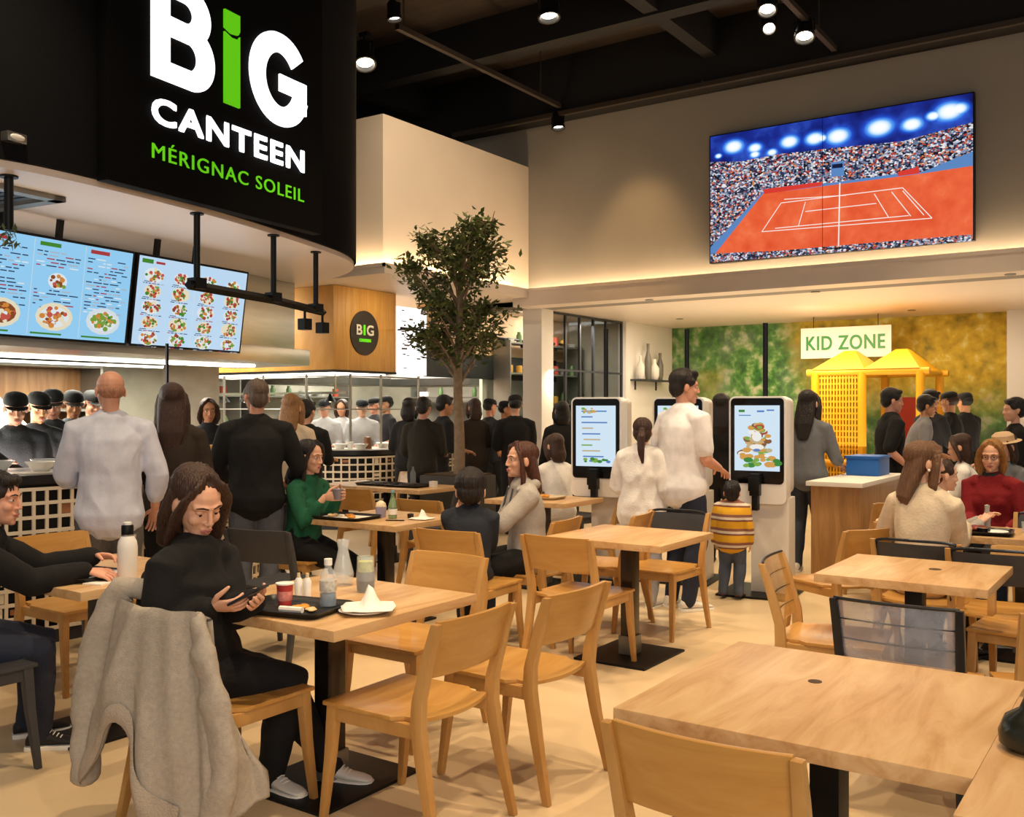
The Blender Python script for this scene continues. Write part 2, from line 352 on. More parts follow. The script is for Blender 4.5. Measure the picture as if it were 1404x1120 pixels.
struct('wall_mural', MB().box((-7.85, 16.4, 0), (-2.14, 16.55, 3.0)), mm)
# far back walls of the kitchen
m_kback = M('kitchen_wall', '#a7a294', 0.5, var=0.2, vscale=2)
struct('wall_kitchen_back', MB().box((-13.6, -2.5, 0), (-13.4, 16.5, 3.2)), m_kback)
struct('wall_kitchen_end', MB().box((-13.4, 14.8, 0), (-7.86, 15.0, 3.0)), m_kback)
struct('ceiling_kitchen', MB().box((-13.4, 12.0, 3.05), (-8.06, 14.8, 3.12)), m_soff)

# ------------------------------------------------------------------ glass partition beside the column
t = thing('glass_partition', 'tall glazed partition with dark mullions between column and kid zone wall', 'partition', (-7.78, 12.32, 0))
fr = MB()
for y in (0.0, 0.42, 0.85, 1.28, 1.70, 2.24): fr.box((-0.02, y, 0), (0.02, y+0.035, 2.99))
for z in (0.0, 1.0, 2.1, 2.96): fr.box((-0.018, 0, z), (0.018, 2.27, z+0.03))
fr.build('mullion_frame', m_dg, t)
MB().box((-0.004, 0.01, 0.02), (0.004, 2.26, 2.98)).build('glass_pane', m_glass, t)
# shelving seen through the glass
def shelf_unit(name, label, loc, w, h, nsh, rz=0.0, d=0.35, mat=None):
    t = thing(name, label, 'shelf', loc, rz); mat = mat or m_ss2
    MB().box((-w/2, -d/2, 0), (-w/2+0.03, d/2, h)).build('upright', mat, t); MB().box((w/2-0.03, -d/2, 0), (w/2, d/2, h)).build('upright', mat, t)
    for k in range(nsh):
        z = 0.15+k*(h-0.2)/(nsh-1); MB().box((-w/2+0.03, -d/2, z), (w/2-0.03, d/2, z+0.025)).build('shelf_board', mat, t)
    return t

for i, (px, py, lb) in enumerate(((890, 411, 'small recessed downlight in the pale soffit, nearest the glazed partition'), (932, 437, 'small recessed downlight in the soffit above the green end of the mural'), (1118, 400, 'small recessed downlight in the soffit under the middle of the tennis screen'), (1385, 376, 'small recessed downlight in the soffit at the right edge'), (1250, 425, 'small recessed downlight in the soffit above the play tower'))):
    p = at_z(px, py, 2.998); t = thing('downlight', lb, 'downlight', p, 0, 'recessed downlights')
    MB().lathe([(.03, 0), (.055, 0), (.06, -.008), (.03, -.006)], 18).build('ring', m_ss2, t); MB().lathe([(.001, -.002), (.03, -.002), (.03, 0), (.001, 0)], 16).build('lens', M('spot_lens', '#fff3dd', .3, emit='#fff0d8', es=14), t)
# ================================================================== sign canopy over the first counter
CAN = spline([(-7.6, 0.6), (-6.6, 1.2), (-6.10, 2.0), (-5.83, 3.0), (-5.82, 3.7), (-5.99, 4.74), (-6.28, 5.8), (-6.72, 6.98), (-7.35, 7.62), (-8.3, 7.95), (-9.6, 8.0)], 7)
CANP = [(p.x, p.y) for p in CAN]
poly = CANP+[(-9.6, 0.6)]
t = thing('sign_canopy', 'big curved black canopy hanging over the serving counter with a pale underside', 'canopy', (0, 0, 0))
MB().prism(poly, 3.03, 5.9).build('fascia', m_black, t, ang=25)
inner = [(p[0]-0.035, p[1]) for p in CANP]+[(-9.6, 0.7)]
MB().prism(inner, 2.985, 3.03).build('soffit', M('canopy_soffit', '#e9dcd2', 0.35), t, ang=25)
MB().box((-7.9, 3.3, 5.9), (-7.8, 3.4, 6.45)).box((-7.9, 6.3, 5.9), (-7.8, 6.4, 6.45)).build('hanger', m_bm, t)
# flat sign board standing off the fascia
SP0 = V(-5.72, 4.02, 0); SE = V(-0.1363, 0.9907, 0); SN = V(0.9907, 0.1363, 0)
SM = Matrix.Translation(SP0) @ Matrix(((SE.x, -SN.x, 0, 0), (SE.y, -SN.y, 0, 0), (0, 0, 1, 0), (0, 0, 0, 1)))   # local x along the board, -y out towards the tables
t = thing('sign_board', 'black illuminated sign board with big white and green restaurant lettering', 'sign'); t.matrix_world = SM
MB().box((-0.352, 0.0, 3.0), (1.86, 0.10, 5.2)).build('panel', m_sign, t, bevel=0.006)
MB().box((-0.1, 0.10, 3.2), (0.6, 0.12, 5.0)).build('mounting_frame', m_bm, t)
def stroke(pts, wd, y0=-0.018, y1=0.0, mb=None, closed=False):
    """flat band of constant width along a 2-D path, as solid lettering"""
    P = [Vector((p[0], p[1])) for p in pts]; L = []; R = []
    for i, p in enumerate(P):
        a = P[i-1] if i > 0 else P[0]; b = P[i+1] if i < len(P)-1 else P[-1]; d = (b-a).normalized(); nn = Vector((-d.y, d.x))
        L.append(p+nn*wd/2); R.append(p-nn*wd/2)
    mb = mb or MB()
    mb.rings([[V(l.x, y0, l.y), V(r.x, y0, r.y), V(r.x, y1, r.y), V(l.x, y1, l.y)] for l, r in zip(L, R)])
    return mb
def arc(cx, cz, rx, rz, a0, a1, n=28): return [(cx+rx*math.cos(rad(a0+(a1-a0)*k/n)), cz+rz*math.sin(rad(a0+(a1-a0)*k/n))) for k in range(n+1)]
BZ0, BZ1 = 3.775, 4.505; WD = 0.17; Hh = BZ1-BZ0
B = MB().box((0.0, -0.018, BZ0), (0.16, 0, BZ1))
mid = BZ0+Hh*0.53; tb = 0.135
for za, zb, xr in ((BZ0, mid+tb*0.5, 0.585), (mid-tb*0.5, BZ1, 0.545)):
    cz = (za+zb)/2; rz = (zb-za)/2-tb/2; cx = xr-0.235-0.0
    path = [(0.1, za+tb/2)]+arc(cx, cz, xr-cx-0.085, rz, -90, 90)+[(0.1, zb-tb/2)]
    P = path; wid = []
    mb2 = MB(); rings_ = []
    for i, p in enumerate(P):
        a = P[max(0, i-1)]; b_ = P[min(len(P)-1, i+1)]; d = Vector((b_[0]-a[0], b_[1]-a[1])).normalized(); nn = Vector((-d.y, d.x)); wv = tb+(0.17-tb)*abs(nn.x)
        l = Vector(p)+nn*wv/2; r = Vector(p)-nn*wv/2
        rings_.append([V(l.x, -0.018, l.y), V(r.x, -0.018, r.y), V(r.x, 0, r.y), V(l.x, 0, l.y)])
    B.rings(rings_)
B.build('letter_b', m_lit, t, ang=50)
I = MB().prism([(0.687, BZ0+0.01), (0.848, BZ0+0.01), (0.848, 4.318), (0.83, 4.29), (0.76, 4.285), (0.687, 4.31)], 0, 0.018, mat=Matrix(((1, 0, 0, 0), (0, 0, -1, 0), (0, 1, 0, 0), (0, 0, 0, 1))))
I.prism([(0.687, 4.34), (0.76, 4.315), (0.83, 4.325), (0.848, 4.355), (0.848, BZ1-0.03), (0.687, BZ1-0.03)], 0, 0.018, mat=Matrix(((1, 0, 0, 0), (0, 0, -1, 0), (0, 1, 0, 0), (0, 0, 0, 1))))
I.build('letter_i', m_green, t, ang=50)
gc, gz, grx, grz = 1.31, (BZ0+BZ1)/2, 0.265, Hh/2-0.075
path = arc(gc, gz, grx, grz, 38, 342, 44)
G = MB(); rr_ = []
for i, p in enumerate(path):
    a = path[max(0, i-1)]; b_ = path[min(len(path)-1, i+1)]; d = Vector((b_[0]-a[0], b_[1]-a[1])).normalized(); nn = Vector((-d.y, d.x)); wv = 0.15+(0.175-0.15)*abs(nn.x)
    l = Vector(p)+nn*wv/2; r = Vector(p)-nn*wv/2; rr_.append([V(l.x, -0.018, l.y), V(r.x, -0.018, r.y), V(r.x, 0, r.y), V(l.x, 0, l.y)])
G.rings(rr_); G.box((1.30, -0.018, gz-0.09), (1.63, 0, gz+0.045)); G.box((1.475, -0.018, gz-0.21), (1.63, 0, gz+0.045))
G.build('letter_g', m_lit, t, ang=50)
def lettering(name, txt, x0, x1, z0, z1, mat, parent, bold=0.0, y=-0.012, spacing=1.0, mtx=None):
    vs, fs, wd = text_mesh(txt, 1.0, 0.0, 0.006, spacing)
    h = max(p.z for p in vs if True); base = 0.0; cap = 0.729
    if any(ch in 'ÉÈ' for ch in txt): pass
    mb = MB(); kx = (x1-x0-2*bold)/wd
    for jj, (dx, dz) in enumerate(((0, 0),) if bold == 0 else ((-bold, -bold), (bold, -bold), (-bold, bold), (bold, bold), (0, 0), (bold, 0), (-bold, 0))):
        mb.add([V(x0+bold+dx+p.x*kx, y-jj*0.0004+p.y*0.6, z0+abs(bold)+dz+p.z*(z1-z0-2*bold)/cap) for p in vs], fs)
    if mtx is not None: mb.xf(mtx)
    return mb.build(name, mat, parent, smooth=False, fixn=False)
lettering('word_canteen', 'CANTEEN', 0.0, 1.605, 3.462, 3.652, m_lit, t, 0.0075, spacing=1.12)
lettering('word_place', 'MÉRIGNAC SOLEIL', 0.004, 1.60, 3.222, 3.328, m_green, t, 0.0, spacing=1.14)
# small chrome emergency lamp on the fascia
t = thing('emergency_lamp', 'small chrome emergency lamp on the black canopy, left of the sign', 'lamp', (-5.79, 3.13, 3.16), rad(8))
MB().box((-0.04, -0.065, -0.03), (0.03, 0.065, 0.03)).build('housing', m_ss, t, bevel=0.01)
MB().ell((0.03, 0, 0), (0.012, 0.05, 0.02)).build('lens', m_white, t)
# ceiling cassette in the canopy underside
vp = V(-6.75, 3.25, 2.985)
t = thing('ceiling_vent', 'square ceiling air vent in the pale canopy underside above the first menu screen', 'vent', vp, rad(6))
f = MB()
for k in range(4):
    R = Matrix.Rotation(k*PI/2, 4, 'Z'); f.box((-0.48, -0.48, -0.035), (0.48, -0.39, 0.0), 0, R)
f.build('frame', m_ss2, t)
s = MB()
for k in range(9): s.cbox((0, -0.32+k*0.08, -0.015), (0.76, 0.05, 0.008), 0, 0, None)
s.build('grille', m_dg, t)
# menu screens
MD = V(-0.13, 0.99, 0).normalized()
A0 = at_depth(338, 373, 9.32); A0.z = 2.84
def menu_screen(far_s, width, label, style):
    """far_s: distance of the far end back along the row from A0"""
    o = A0-MD*far_s; nrm = V(MD.y, -MD.x, 0); tilt = rad(8)
    t = thing('menu_screen', label, 'screen'); X = MD; Z = (V(0, 0, 1)*math.cos(tilt)+nrm*math.sin(tilt)).normalized(); Y = Z.cross(X)
    Y = X.cross(Z)*-1
    t.matrix_world = Matrix(((X.x, Y.x, Z.x, o.x), (X.y, Y.y, Z.y, o.y), (X.z, Y.z, Z.z, o.z), (0, 0, 0, 1)))
    H = 0.785; W = width      # local: x from -W to 0, z from -H to 0, front is -y or +y
    fy = -1 if Y.dot(nrm) > 0 else 1
    fy = 1 if Y.dot(nrm) > 0 else -1
    MB().box((-W, -0.03, -H), (0, 0.03, 0)).build('casing', m_bm, t, bevel=0.004)
    y = fy*0.031
    base = M('menu_glow_'+style, '#000000', 0.3, emit='#8fc9ee' if style == 'blue' else '#b9d6ef', es=1.0)
    MB().quad((-W+0.02, y, -H+0.02), (-0.02, y, -H+0.02), (-0.02, y, -0.02), (-W+0.02, y, -0.02)).build('display', base, t, fixn=False)
    cols = ['#2b3f63', '#b0383c', '#3f8a2c', '#e9f2f6', '#d98b3c', '#8a4a22', '#f0e6c8', '#c9564a', '#7aa33a', '#dfe9ef', '#b7bcc4']
    ms = [M('menu_ink_%d' % i, '#000000', 0.4, emit=c, es=0.85) for i, c in enumerate(cols)]
    rnd = random.Random(5 if style == 'blue' else 9); pic = MB(); yy = [fy*0.033]
    def qd(x, z, w_, h_, mi):
        yv = fy*(0.0325+0.0004*mi); pic.quad((x, yv, z), (x+w_, yv, z), (x+w_, yv, z+h_), (x, yv, z+h_), mi)
    def disc(x, z, r, mi, lift=0.0, n=14, sq=0.8):
        yv = fy*(0.034+lift); pic.add([V(x+r*math.cos(2*PI*k/n), yv, z+r*sq*math.sin(2*PI*k/n)) for k in range(n)], [tuple(range(n))], mi)
    ncol = 3; cw = (W-0.06)/ncol
    if style == 'blue':
        for c in range(ncol):
            x = -W+0.03+c*cw
            if c: qd(x, -H+0.03, 0.004, H-0.06, 9)
            qd(x+0.05, -0.075, cw*0.4, 0.03, 1 if c != 1 else 2)
            for r in range(17):
                z = -0.12-r*0.0265; 
                if c == 1 and 5 <= r <= 10: continue
                k = 0
                while k < cw-0.10:
                    l = rnd.uniform(0.02, 0.09); mi = rnd.choice((0, 0, 0, 10, 3, 1))
                    if rnd.random() < 0.75: qd(x+0.03+k, z, min(l, cw-0.06-k), 0.009, mi)
                    k += l+0.014
            if c == 1:
                disc(x+cw*0.5, -0.33, 0.085, 3, 0, sq=0.75)
                for k in range(16): disc(x+cw*0.5+rnd.uniform(-.06, .06), -0.33+rnd.uniform(-.04, .04), rnd.uniform(.01, .025), rnd.choice((4, 5, 7, 8, 6)), 0.001+0.0002*k)
            cx, cz = x+cw*0.5, -H+0.18; disc(cx, cz, 0.165, 6 if c != 2 else 9, 0, sq=0.66); disc(cx, cz, 0.13, 5 if c == 0 else 3, 0.0006, sq=0.62)
            for k in range(46):
                a = rnd.uniform(0, 2*PI); q = 0.115*math.sqrt(rnd.random()); disc(cx+q*math.cos(a), cz+0.62*q*math.sin(a), rnd.uniform(.010, .026), rnd.choice((4, 5, 7, 6, 3) if c < 2 else (8, 2, 6, 4, 8)), 0.001+0.0002*k)
            qd(x+0.03, -H+0.04, cw*0.6, 0.014, 2)
    else:
        qd(-W+0.05, -0.075, 0.12, 0.035, 2); qd(-W+0.20, -0.07, 0.1, 0.02, 1)
        for c in range(2):
            qd(-W+0.03+(c+1)*(W-.06)/2 if c == 0 else -0.03, -H+0.03, 0.005, H-0.06, 9)
        for c in range(4):
            for r in range(5):
                cx = -W+0.19+c*(W-0.06)/4; cz = -0.17-r*0.135; rr = 0.105 if (c+r) % 2 == 0 else 0.092
                disc(cx, cz, rr, 6 if r % 2 else 3, 0, sq=0.6)
                for k in range(34):
                    a = rnd.uniform(0, 2*PI); q = rr*0.85*math.sqrt(rnd.random()); disc(cx+q*math.cos(a), cz+0.6*q*math.sin(a), rnd.uniform(.008, .020), rnd.choice((4, 5, 7, 8, 6, 1, 2)), 0.001+0.0002*k, 10)
                k = 0
                while k < 0.2:
                    l = rnd.uniform(.015, .05); qd(cx-0.11+k, cz-0.075, l, 0.007, rnd.choice((0, 10, 1, 0))); k += l+0.01
                qd(cx-0.1, cz-0.06, 0.07, 0.006, 0)
    pic.build('menu_picture', ms, t, smooth=False, fixn=False)
    for xb in (-W*.5-.02, -W*.85): MB().box((xb, -0.02, -0.02), (xb+.04, 0.02, 0.14)).build('bracket', m_bm, t)
menu_screen(0.0, 1.33, 'menu screen with rows of dish pictures, the farther one beside the oak box', 'pale')
menu_screen(1.36, 1.42, 'blue menu screen with three columns and food plates along its lower edge', 'blue')
menu_screen(2.80, 1.42, 'menu screen cut by the left edge of the photo, nearest of the row', 'blue')
# hanging black light rail
t = thing('hanging_rail', 'black hanging rail on thin drop rods in front of the menu screens', 'light rail')
rods = [at_z(270, 292, 2.985), at_z(375, 322, 2.985), at_z(433, 345, 2.985)]
p0 = rods[0]+(rods[0]-rods[1])*0.10; p1 = rods[2]+(rods[2]-rods[1])*0.20
rp = [V(p.x, p.y, 2.44) for p in (p0, rods[0], rods[1], rods[2], p1)]
MB().tube(rp, 0.036, 4, sq=1.0).build('rail', m_bm, t, smooth=False)
for p in rods:
    MB().tube([V(p.x, p.y, 2.44), V(p.x, p.y, 2.98)], 0.024, 10).lathe([(0.05, -0.012), (0.05, 0.0)], 14, c=(p.x, p.y, 2.985)).box((p.x-0.05, p.y-0.05, 2.42), (p.x+0.05, p.y+0.05, 2.50)).build('drop_rod', m_bm, t)
for k, (i, lb) in enumerate(((0.6, ''), (0.98, ''))):
    q = rp[2].lerp(rp[4], i); MB().box((q.x-0.045, q.y-0.045, 2.24), (q.x+0.045, q.y+0.045, 2.34)).tube([q, V(q.x, q.y, 2.3)], 0.012, 8).build('lamp_head', m_bm, t)
t = thing('hanging_rod', 'single black drop rod with hanging greenery at the canopy edge above the first screen', 'rod', at_z(12, 241, 2.985))
MB().tube([V(0, 0, -0.34), V(0, 0, 0)], 0.028, 10).lathe([(0.055, -0.012), (0.055, 0)], 14).build('rod', m_bm, t)
lf = MB(); rnd = random.Random(3)
for k in range(60):
    a = rnd.uniform(0, 6.28); r = rnd.uniform(0, .07); z = -0.32-rnd.uniform(0, .12); c = V(r*math.cos(a), r*math.sin(a), z); d = V(rnd.uniform(-1, 1), rnd.uniform(-1, 1), rnd.uniform(-1, .3)).normalized()*0.035; e = d.cross(V(0.3, .2, 1)).normalized()*0.012
    lf.add([c-d, c+e, c+d, c-e], [(0, 1, 2, 3)])
lf.build('foliage', M('leaf_grey', '#6d7a55', 0.6), t, smooth=False)

# ------------------------------------------------------------------ stainless extractor hood behind the screens
t = thing('extractor_hood', 'long stainless extractor hood over the kitchen behind the menu screens', 'hood')
hp = [(-7.55, 1.8), (-7.55, 4.0), (-7.95, 6.6), (-8.25, 7.9), (-9.5, 7.9), (-9.5, 1.8)]
MB().prism(hp, 2.02, 2.20).prism([(p[0]-0.25 if p[0] > -9 else p[0], p[1]) for p in hp], 2.20, 2.985).build('hood_shell', m_ss, t, bevel=0.01)
MB().box((-8.9, 2.2, 2.0), (-8.6, 7.4, 2.03)).build('hood_light', M('hood_light', '#ffffff', 0.4, emit='#fff4e2', es=9), t)
# ------------------------------------------------------------------ oak box with the round badge
t = thing('oak_bulkhead', 'oak clad box hanging over the second counter with a round dark badge', 'bulkhead', (-8.92, 8.95, 0))
MB().box((-3.4, 0.0, 2.03), (0, 1.2, 3.115)).build('cladding', m_oak, t, bevel=0.004)
MB().box((-3.4, -0.006, 2.0), (0.006, 1.206, 2.03)).build('base_trim', m_bm, t)
MB().box((-3.3, 0.12, 1.985), (-0.1, 1.1, 2.0)).build('underside_light', M('under_light', '#ffffff', 0.4, emit='#fff6e6', es=5), t)
R90 = Matrix.Rotation(rad(90), 4, 'Y')
yb = 0.565; zb = 2.53
MB().add([V(0.014, yb+0.27*math.cos(2*PI*k/40), zb+0.295*math.sin(2*PI*k/40)) for k in range(40)]+[V(-0.002, yb+0.27*math.cos(2*PI*k/40), zb+0.295*math.sin(2*PI*k/40)) for k in range(40)], [tuple(range(40))]+[(k, (k+1) % 40, 40+(k+1) % 40, 40+k) for k in range(40)]).build('badge', M('badge_brown', '#2a211b', 0.5), t)
MY = Matrix(((0, -1, 0, 0), (1, 0, 0, 0), (0, 0, 1, 0), (0, 0, 0, 1)))   # local x -> +Y, out (-y) -> +X
m_cream = M('badge_cream', '#efe9dc', 0.5)
for nm, tx, a, b_, z0, z1, mt in (('badge_letter_b', 'B', -0.165, -0.055, 2.50, 2.645, m_cream), ('badge_letter_i', 'I', -0.03, 0.005, 2.50, 2.645, m_green), ('badge_letter_g', 'G', 0.03, 0.165, 2.50, 2.645, m_cream), ('badge_word', 'CANTEEN', -0.11, 0.11, 2.41, 2.455, m_green)):
    lettering(nm, tx, yb+a, yb+b_, z0, z1, mt, t, 0.004, y=-0.018, mtx=MY)
# lit menu panel and dark menu band under the volume
t = thing('lit_menu_panel', 'bright white lit menu panel hanging beside the oak box', 'menu board', (-8.93, 10.20, 0))
MB().box((-0.05, 0, 2.0), (0, 0.62, 2.95)).build('light_box', M('menu_white', '#eef2f6', 0.4, emit='#f3f8ff', es=1.1), t)
ink = MB(); rnd = random.Random(11)
for k in range(26):
    y = rnd.uniform(.04, .5); z = rnd.uniform(2.08, 2.9); ink.box((0.0, y, z), (0.003, y+rnd.uniform(.03, .12), z+rnd.uniform(.01, .03)))
ink.build('menu_print', M('ink_brown', '#7d6a58', 0.6), t, smooth=False)
t = thing('menu_band', 'long dark menu band with white chalk dishes above the far kitchen counter', 'menu board', (-8.93, 10.85, 0))
MB().box((-0.08, 0, 1.99), (0, 3.5, 2.36)).build('board', M('board_dark', '#1d2322', 0.5), t)
ink = MB()
for k in range(26):
    y = rnd.choice((1.75, 2.3, 2.75))+rnd.uniform(0, .3); z = rnd.uniform(2.1, 2.27); ink.box((0.0, y, z), (0.004, y+rnd.uniform(.02, .09), z+rnd.uniform(.01, .03)))
ink.build('chalk_print', M('chalk', '#dfe3df', 0.7), t, smooth=False)
t = thing('black_light_rail', 'thin black lamp rail fixed across the beige panel behind the tree', 'light rail', (-8.7, 10.0, 2.62))
MB().tube([V(0, 0, 0), V(0, 4.2, 0)], 0.018, 6).build('rail', m_bm, t)
for k in range(8): MB().tube([V(0, 0.45+k*.5, 0), V(0.0, 0.45+k*.5, -0.12)], 0.03, 8).build('lamp_head', m_bm, t)
MB().box((-0.25, 0.2, -0.01), (0, 0.22, 0.01)).box((-0.25, 2.6, -0.01), (0, 2.62, 0.01)).build('bracket', m_bm, t)

# ================================================================== counters with lattice fronts
m_top = M('counter_top', '#201f20', 0.3); m_stone = M('counter_deck', '#d9d3c6', 0.3, var=0.05)
m_lat = M('lattice_cream', '#efe0c8', 0.6, var=0.06); m_lat2 = M('lattice_rust', '#a8704c', 0.6); m_kick = M('counter_dark', '#191613', 0.6)
def offset(path, d):
    out = []
    for i, p in enumerate(path):
        a = path[max(0, i-1)]; b_ = path[min(len(path)-1, i+1)]; t_ = (Vector(b_)-Vector(a)).normalized(); out.append(Vector(p)+Vector((t_.y, -t_.x))*d)
    return out
def band(mb, path, d0, d1, z0, z1, mi=0):
    A = offset(path, d0); Bq = offset(path, d1)
    mb.rings([[V(a.x, a.y, z0), V(b_.x, b_.y, z0), V(b_.x, b_.y, z1), V(a.x, a.y, z1)] for a, b_ in zip(A, Bq)], mi); return mb
def counter(label, ctrl, h, depth, cell=0.082, group=None, sgn=1):
    path = [Vector((p.x, p.y)) for p in spline(ctrl, 10)]
    # resample evenly
    L = [0]
    for a, b_ in zip(path, path[1:]): L.append(L[-1]+(b_-a).length)
    n = int(L[-1]/cell); rs = []
    for k in range(n+1):
        s = L[-1]*k/n; j = max(i for i in range(len(L)) if L[i] <= s+1e-9); j = min(j, len(path)-2); f = (s-L[j])/max(1e-9, L[j+1]-L[j]); rs.append(path[j].lerp(path[j+1], f))
    t = thing('serving_counter', label, 'counter')
    band(MB(), rs, -depth*sgn, -0.04*sgn, 0.0, h-0.06).build('body', m_kick, t, ang=30)
    band(MB(), rs, -depth*sgn, 0.02*sgn, h-0.06, h).build('worktop', m_top, t, ang=30)
    band(MB(), rs, -depth*sgn, -0.10*sgn, h, h+0.008).build('stone_deck', m_stone, t, ang=30)
    lat = MB(); z0, z1 = 0.10, h-0.09; nr = int((z1-z0)/0.085)
    rnd = random.Random(4)
    for k in range(nr+1):
        z = z0+(z1-z0)*k/nr; band(lat, rs, 0.0, 0.015*sgn, z-0.011, z+0.011)
    pa = offset(rs, 0.0); pb = offset(rs, 0.012*sgn)
    for i in range(n+1):
        q = (pa[i]+pb[i])/2; tt = (rs[min(n, i+1)]-rs[max(0, i-1)]).normalized(); lat.cbox((q.x, q.y, (z0+z1)/2), (0.02, 0.016, z1-z0), 0, math.atan2(tt.y, tt.x))
    for i in range(n):
        for k in range(nr):
            if rnd.random() < 0.2:
                q = (pa[i]+pa[i+1])/2; tt = (pa[i+1]-pa[i]).normalized(); zz = z0+(z1-z0)*(k+.5)/nr
                lat.cbox((q.x, q.y, zz), (cell*rnd.uniform(.4, .95), 0.012, 0.07*rnd.uniform(.3, .95)), rnd.choice((0, 0, 1)), math.atan2(tt.y, tt.x))
    lat.build('lattice_front', [m_lat, m_lat2], t, smooth=False)
    band(MB(), rs, -0.02*sgn, 0.0, 0.0, 0.10).build('plinth', m_dg, t, ang=30)
    return t, rs
CT1, PATH1 = counter('long curved serving counter with lattice front and dark top under the menu screens', [(-8.2, 0.9), (-7.0, 1.3), (-6.35, 2.2), (-6.12, 3.2), (-6.05, 3.75), (-5.98, 4.6), (-6.05, 5.1), (-6.5, 5.75), (-7.4, 6.1)], 1.10, 0.75)
CT2, PATH2 = counter('far rounded serving counter with lattice front under the oak box', [(-12.2, 8.55), (-10.0, 8.55), (-8.95, 8.75), (-8.45, 9.2), (-8.42, 10.1), (-8.45, 10.9)], 1.0, 0.7, cell=.10)
CT3, PATH3 = counter('straight tan serving counter behind the tree, in front of the dark menu band', [(-8.75, 11.3), (-8.75, 11.8), (-8.75, 12.3)], 1.0, 0.7, cell=.10)
# glass sneeze guards along counter one
t = thing('sneeze_guard', 'tall clear glass guard with slim dark posts along the first counter', 'glass guard')
g = offset(PATH1, -0.32)
pidx = list(range(18, len(g)-12, 20))
for i in pidx: MB().box((g[i].x-0.009, g[i].y-0.009, 1.108), (g[i].x+0.009, g[i].y+0.009, 2.02)).build('post', m_bm, t)
pl = MB()
for a, b_ in zip(pidx, pidx[1:]):
    tt = (g[b_]-g[a]); pl.cbox(((g[a].x+g[b_].x)/2, (g[a].y+g[b_].y)/2, 1.60), (tt.length-0.06, 0.006, 0.62), 0, math.atan2(tt.y, tt.x))
pl.build('glass_pane', m_glass, t, smooth=False)
# ================================================================== tennis screen on the wall
t = thing('video_wall', 'large wall screen of four panels showing a clay tennis court and stadium crowd', 'screen')
YS = 11.90
c = [at_Y(x, y, YS) for x, y in ((974, 188), (1334, 127), (1334, 327), (974, 360))]
x0, x1, z0, z1 = (c[0].x+c[3].x)/2, (c[1].x+c[2].x)/2, (c[2].z+c[3].z)/2, (c[0].z+c[1].z)/2
MB().box((x0-0.015, YS+0.003, z0-0.015), (x1+0.015, 12.0, z1+0.015)).build('casing', m_bm, t, bevel=0.006)
TX = lambda u: x0+u*(x1-x0)
TZ = lambda v: z0+v*(z1-z0)
def emat(name, build):
    m = bpy.data.materials.new(name); m.use_nodes = True; nt = m.node_tree; b = nt.nodes['Principled BSDF']; b.inputs['Base Color'].default_value = (0, 0, 0, 1); b.inputs['Roughness'].default_value = 0.35
    nt.links.new(build(nt), b.inputs['Emission Color']); b.inputs['Emission Strength'].default_value = 1.0; return m
def rmp(nt, src, stops, const=False):
    r = nt.nodes.new('ShaderNodeValToRGB'); e = r.color_ramp.elements
    if const: r.color_ramp.interpolation = 'CONSTANT'
    e[0].position, e[0].color = stops[0][0], (*hexc(stops[0][1]), 1); e[1].position, e[1].color = stops[-1][0], (*hexc(stops[-1][1]), 1)
    for p, cc in stops[1:-1]: k = e.new(p); k.color = (*hexc(cc), 1)
    nt.links.new(src, r.inputs[0]); return r.outputs[0]
def crowd(nt):
    tc = nt.nodes.new('ShaderNodeTexCoord'); mp = nt.nodes.new('ShaderNodeMapping'); mp.inputs['Scale'].default_value = (1, 1, 1.3); nt.links.new(tc.outputs['Object'], mp.inputs[0])
    v = nt.nodes.new('ShaderNodeTexVoronoi'); v.inputs['Scale'].default_value = 44; nt.links.new(mp.outputs[0], v.inputs['Vector'])
    s = nt.nodes.new('ShaderNodeSeparateColor'); nt.links.new(v.outputs['Color'], s.inputs[0])
    return rmp(nt, s.outputs[0], [(0, '#10131f'), (.18, '#2c3350'), (.32, '#6a7896'), (.45, '#c3c8d6'), (.58, '#e9e6ea'), (.68, '#b3453a'), (.78, '#8893ad'), (.88, '#d88a5a'), (.95, '#3d4a70')], True)
def zpt(a, b): # picture coords surveyed on the screen
    return at_Y(960+a*0.27778, 170+b*0.27778, YS)
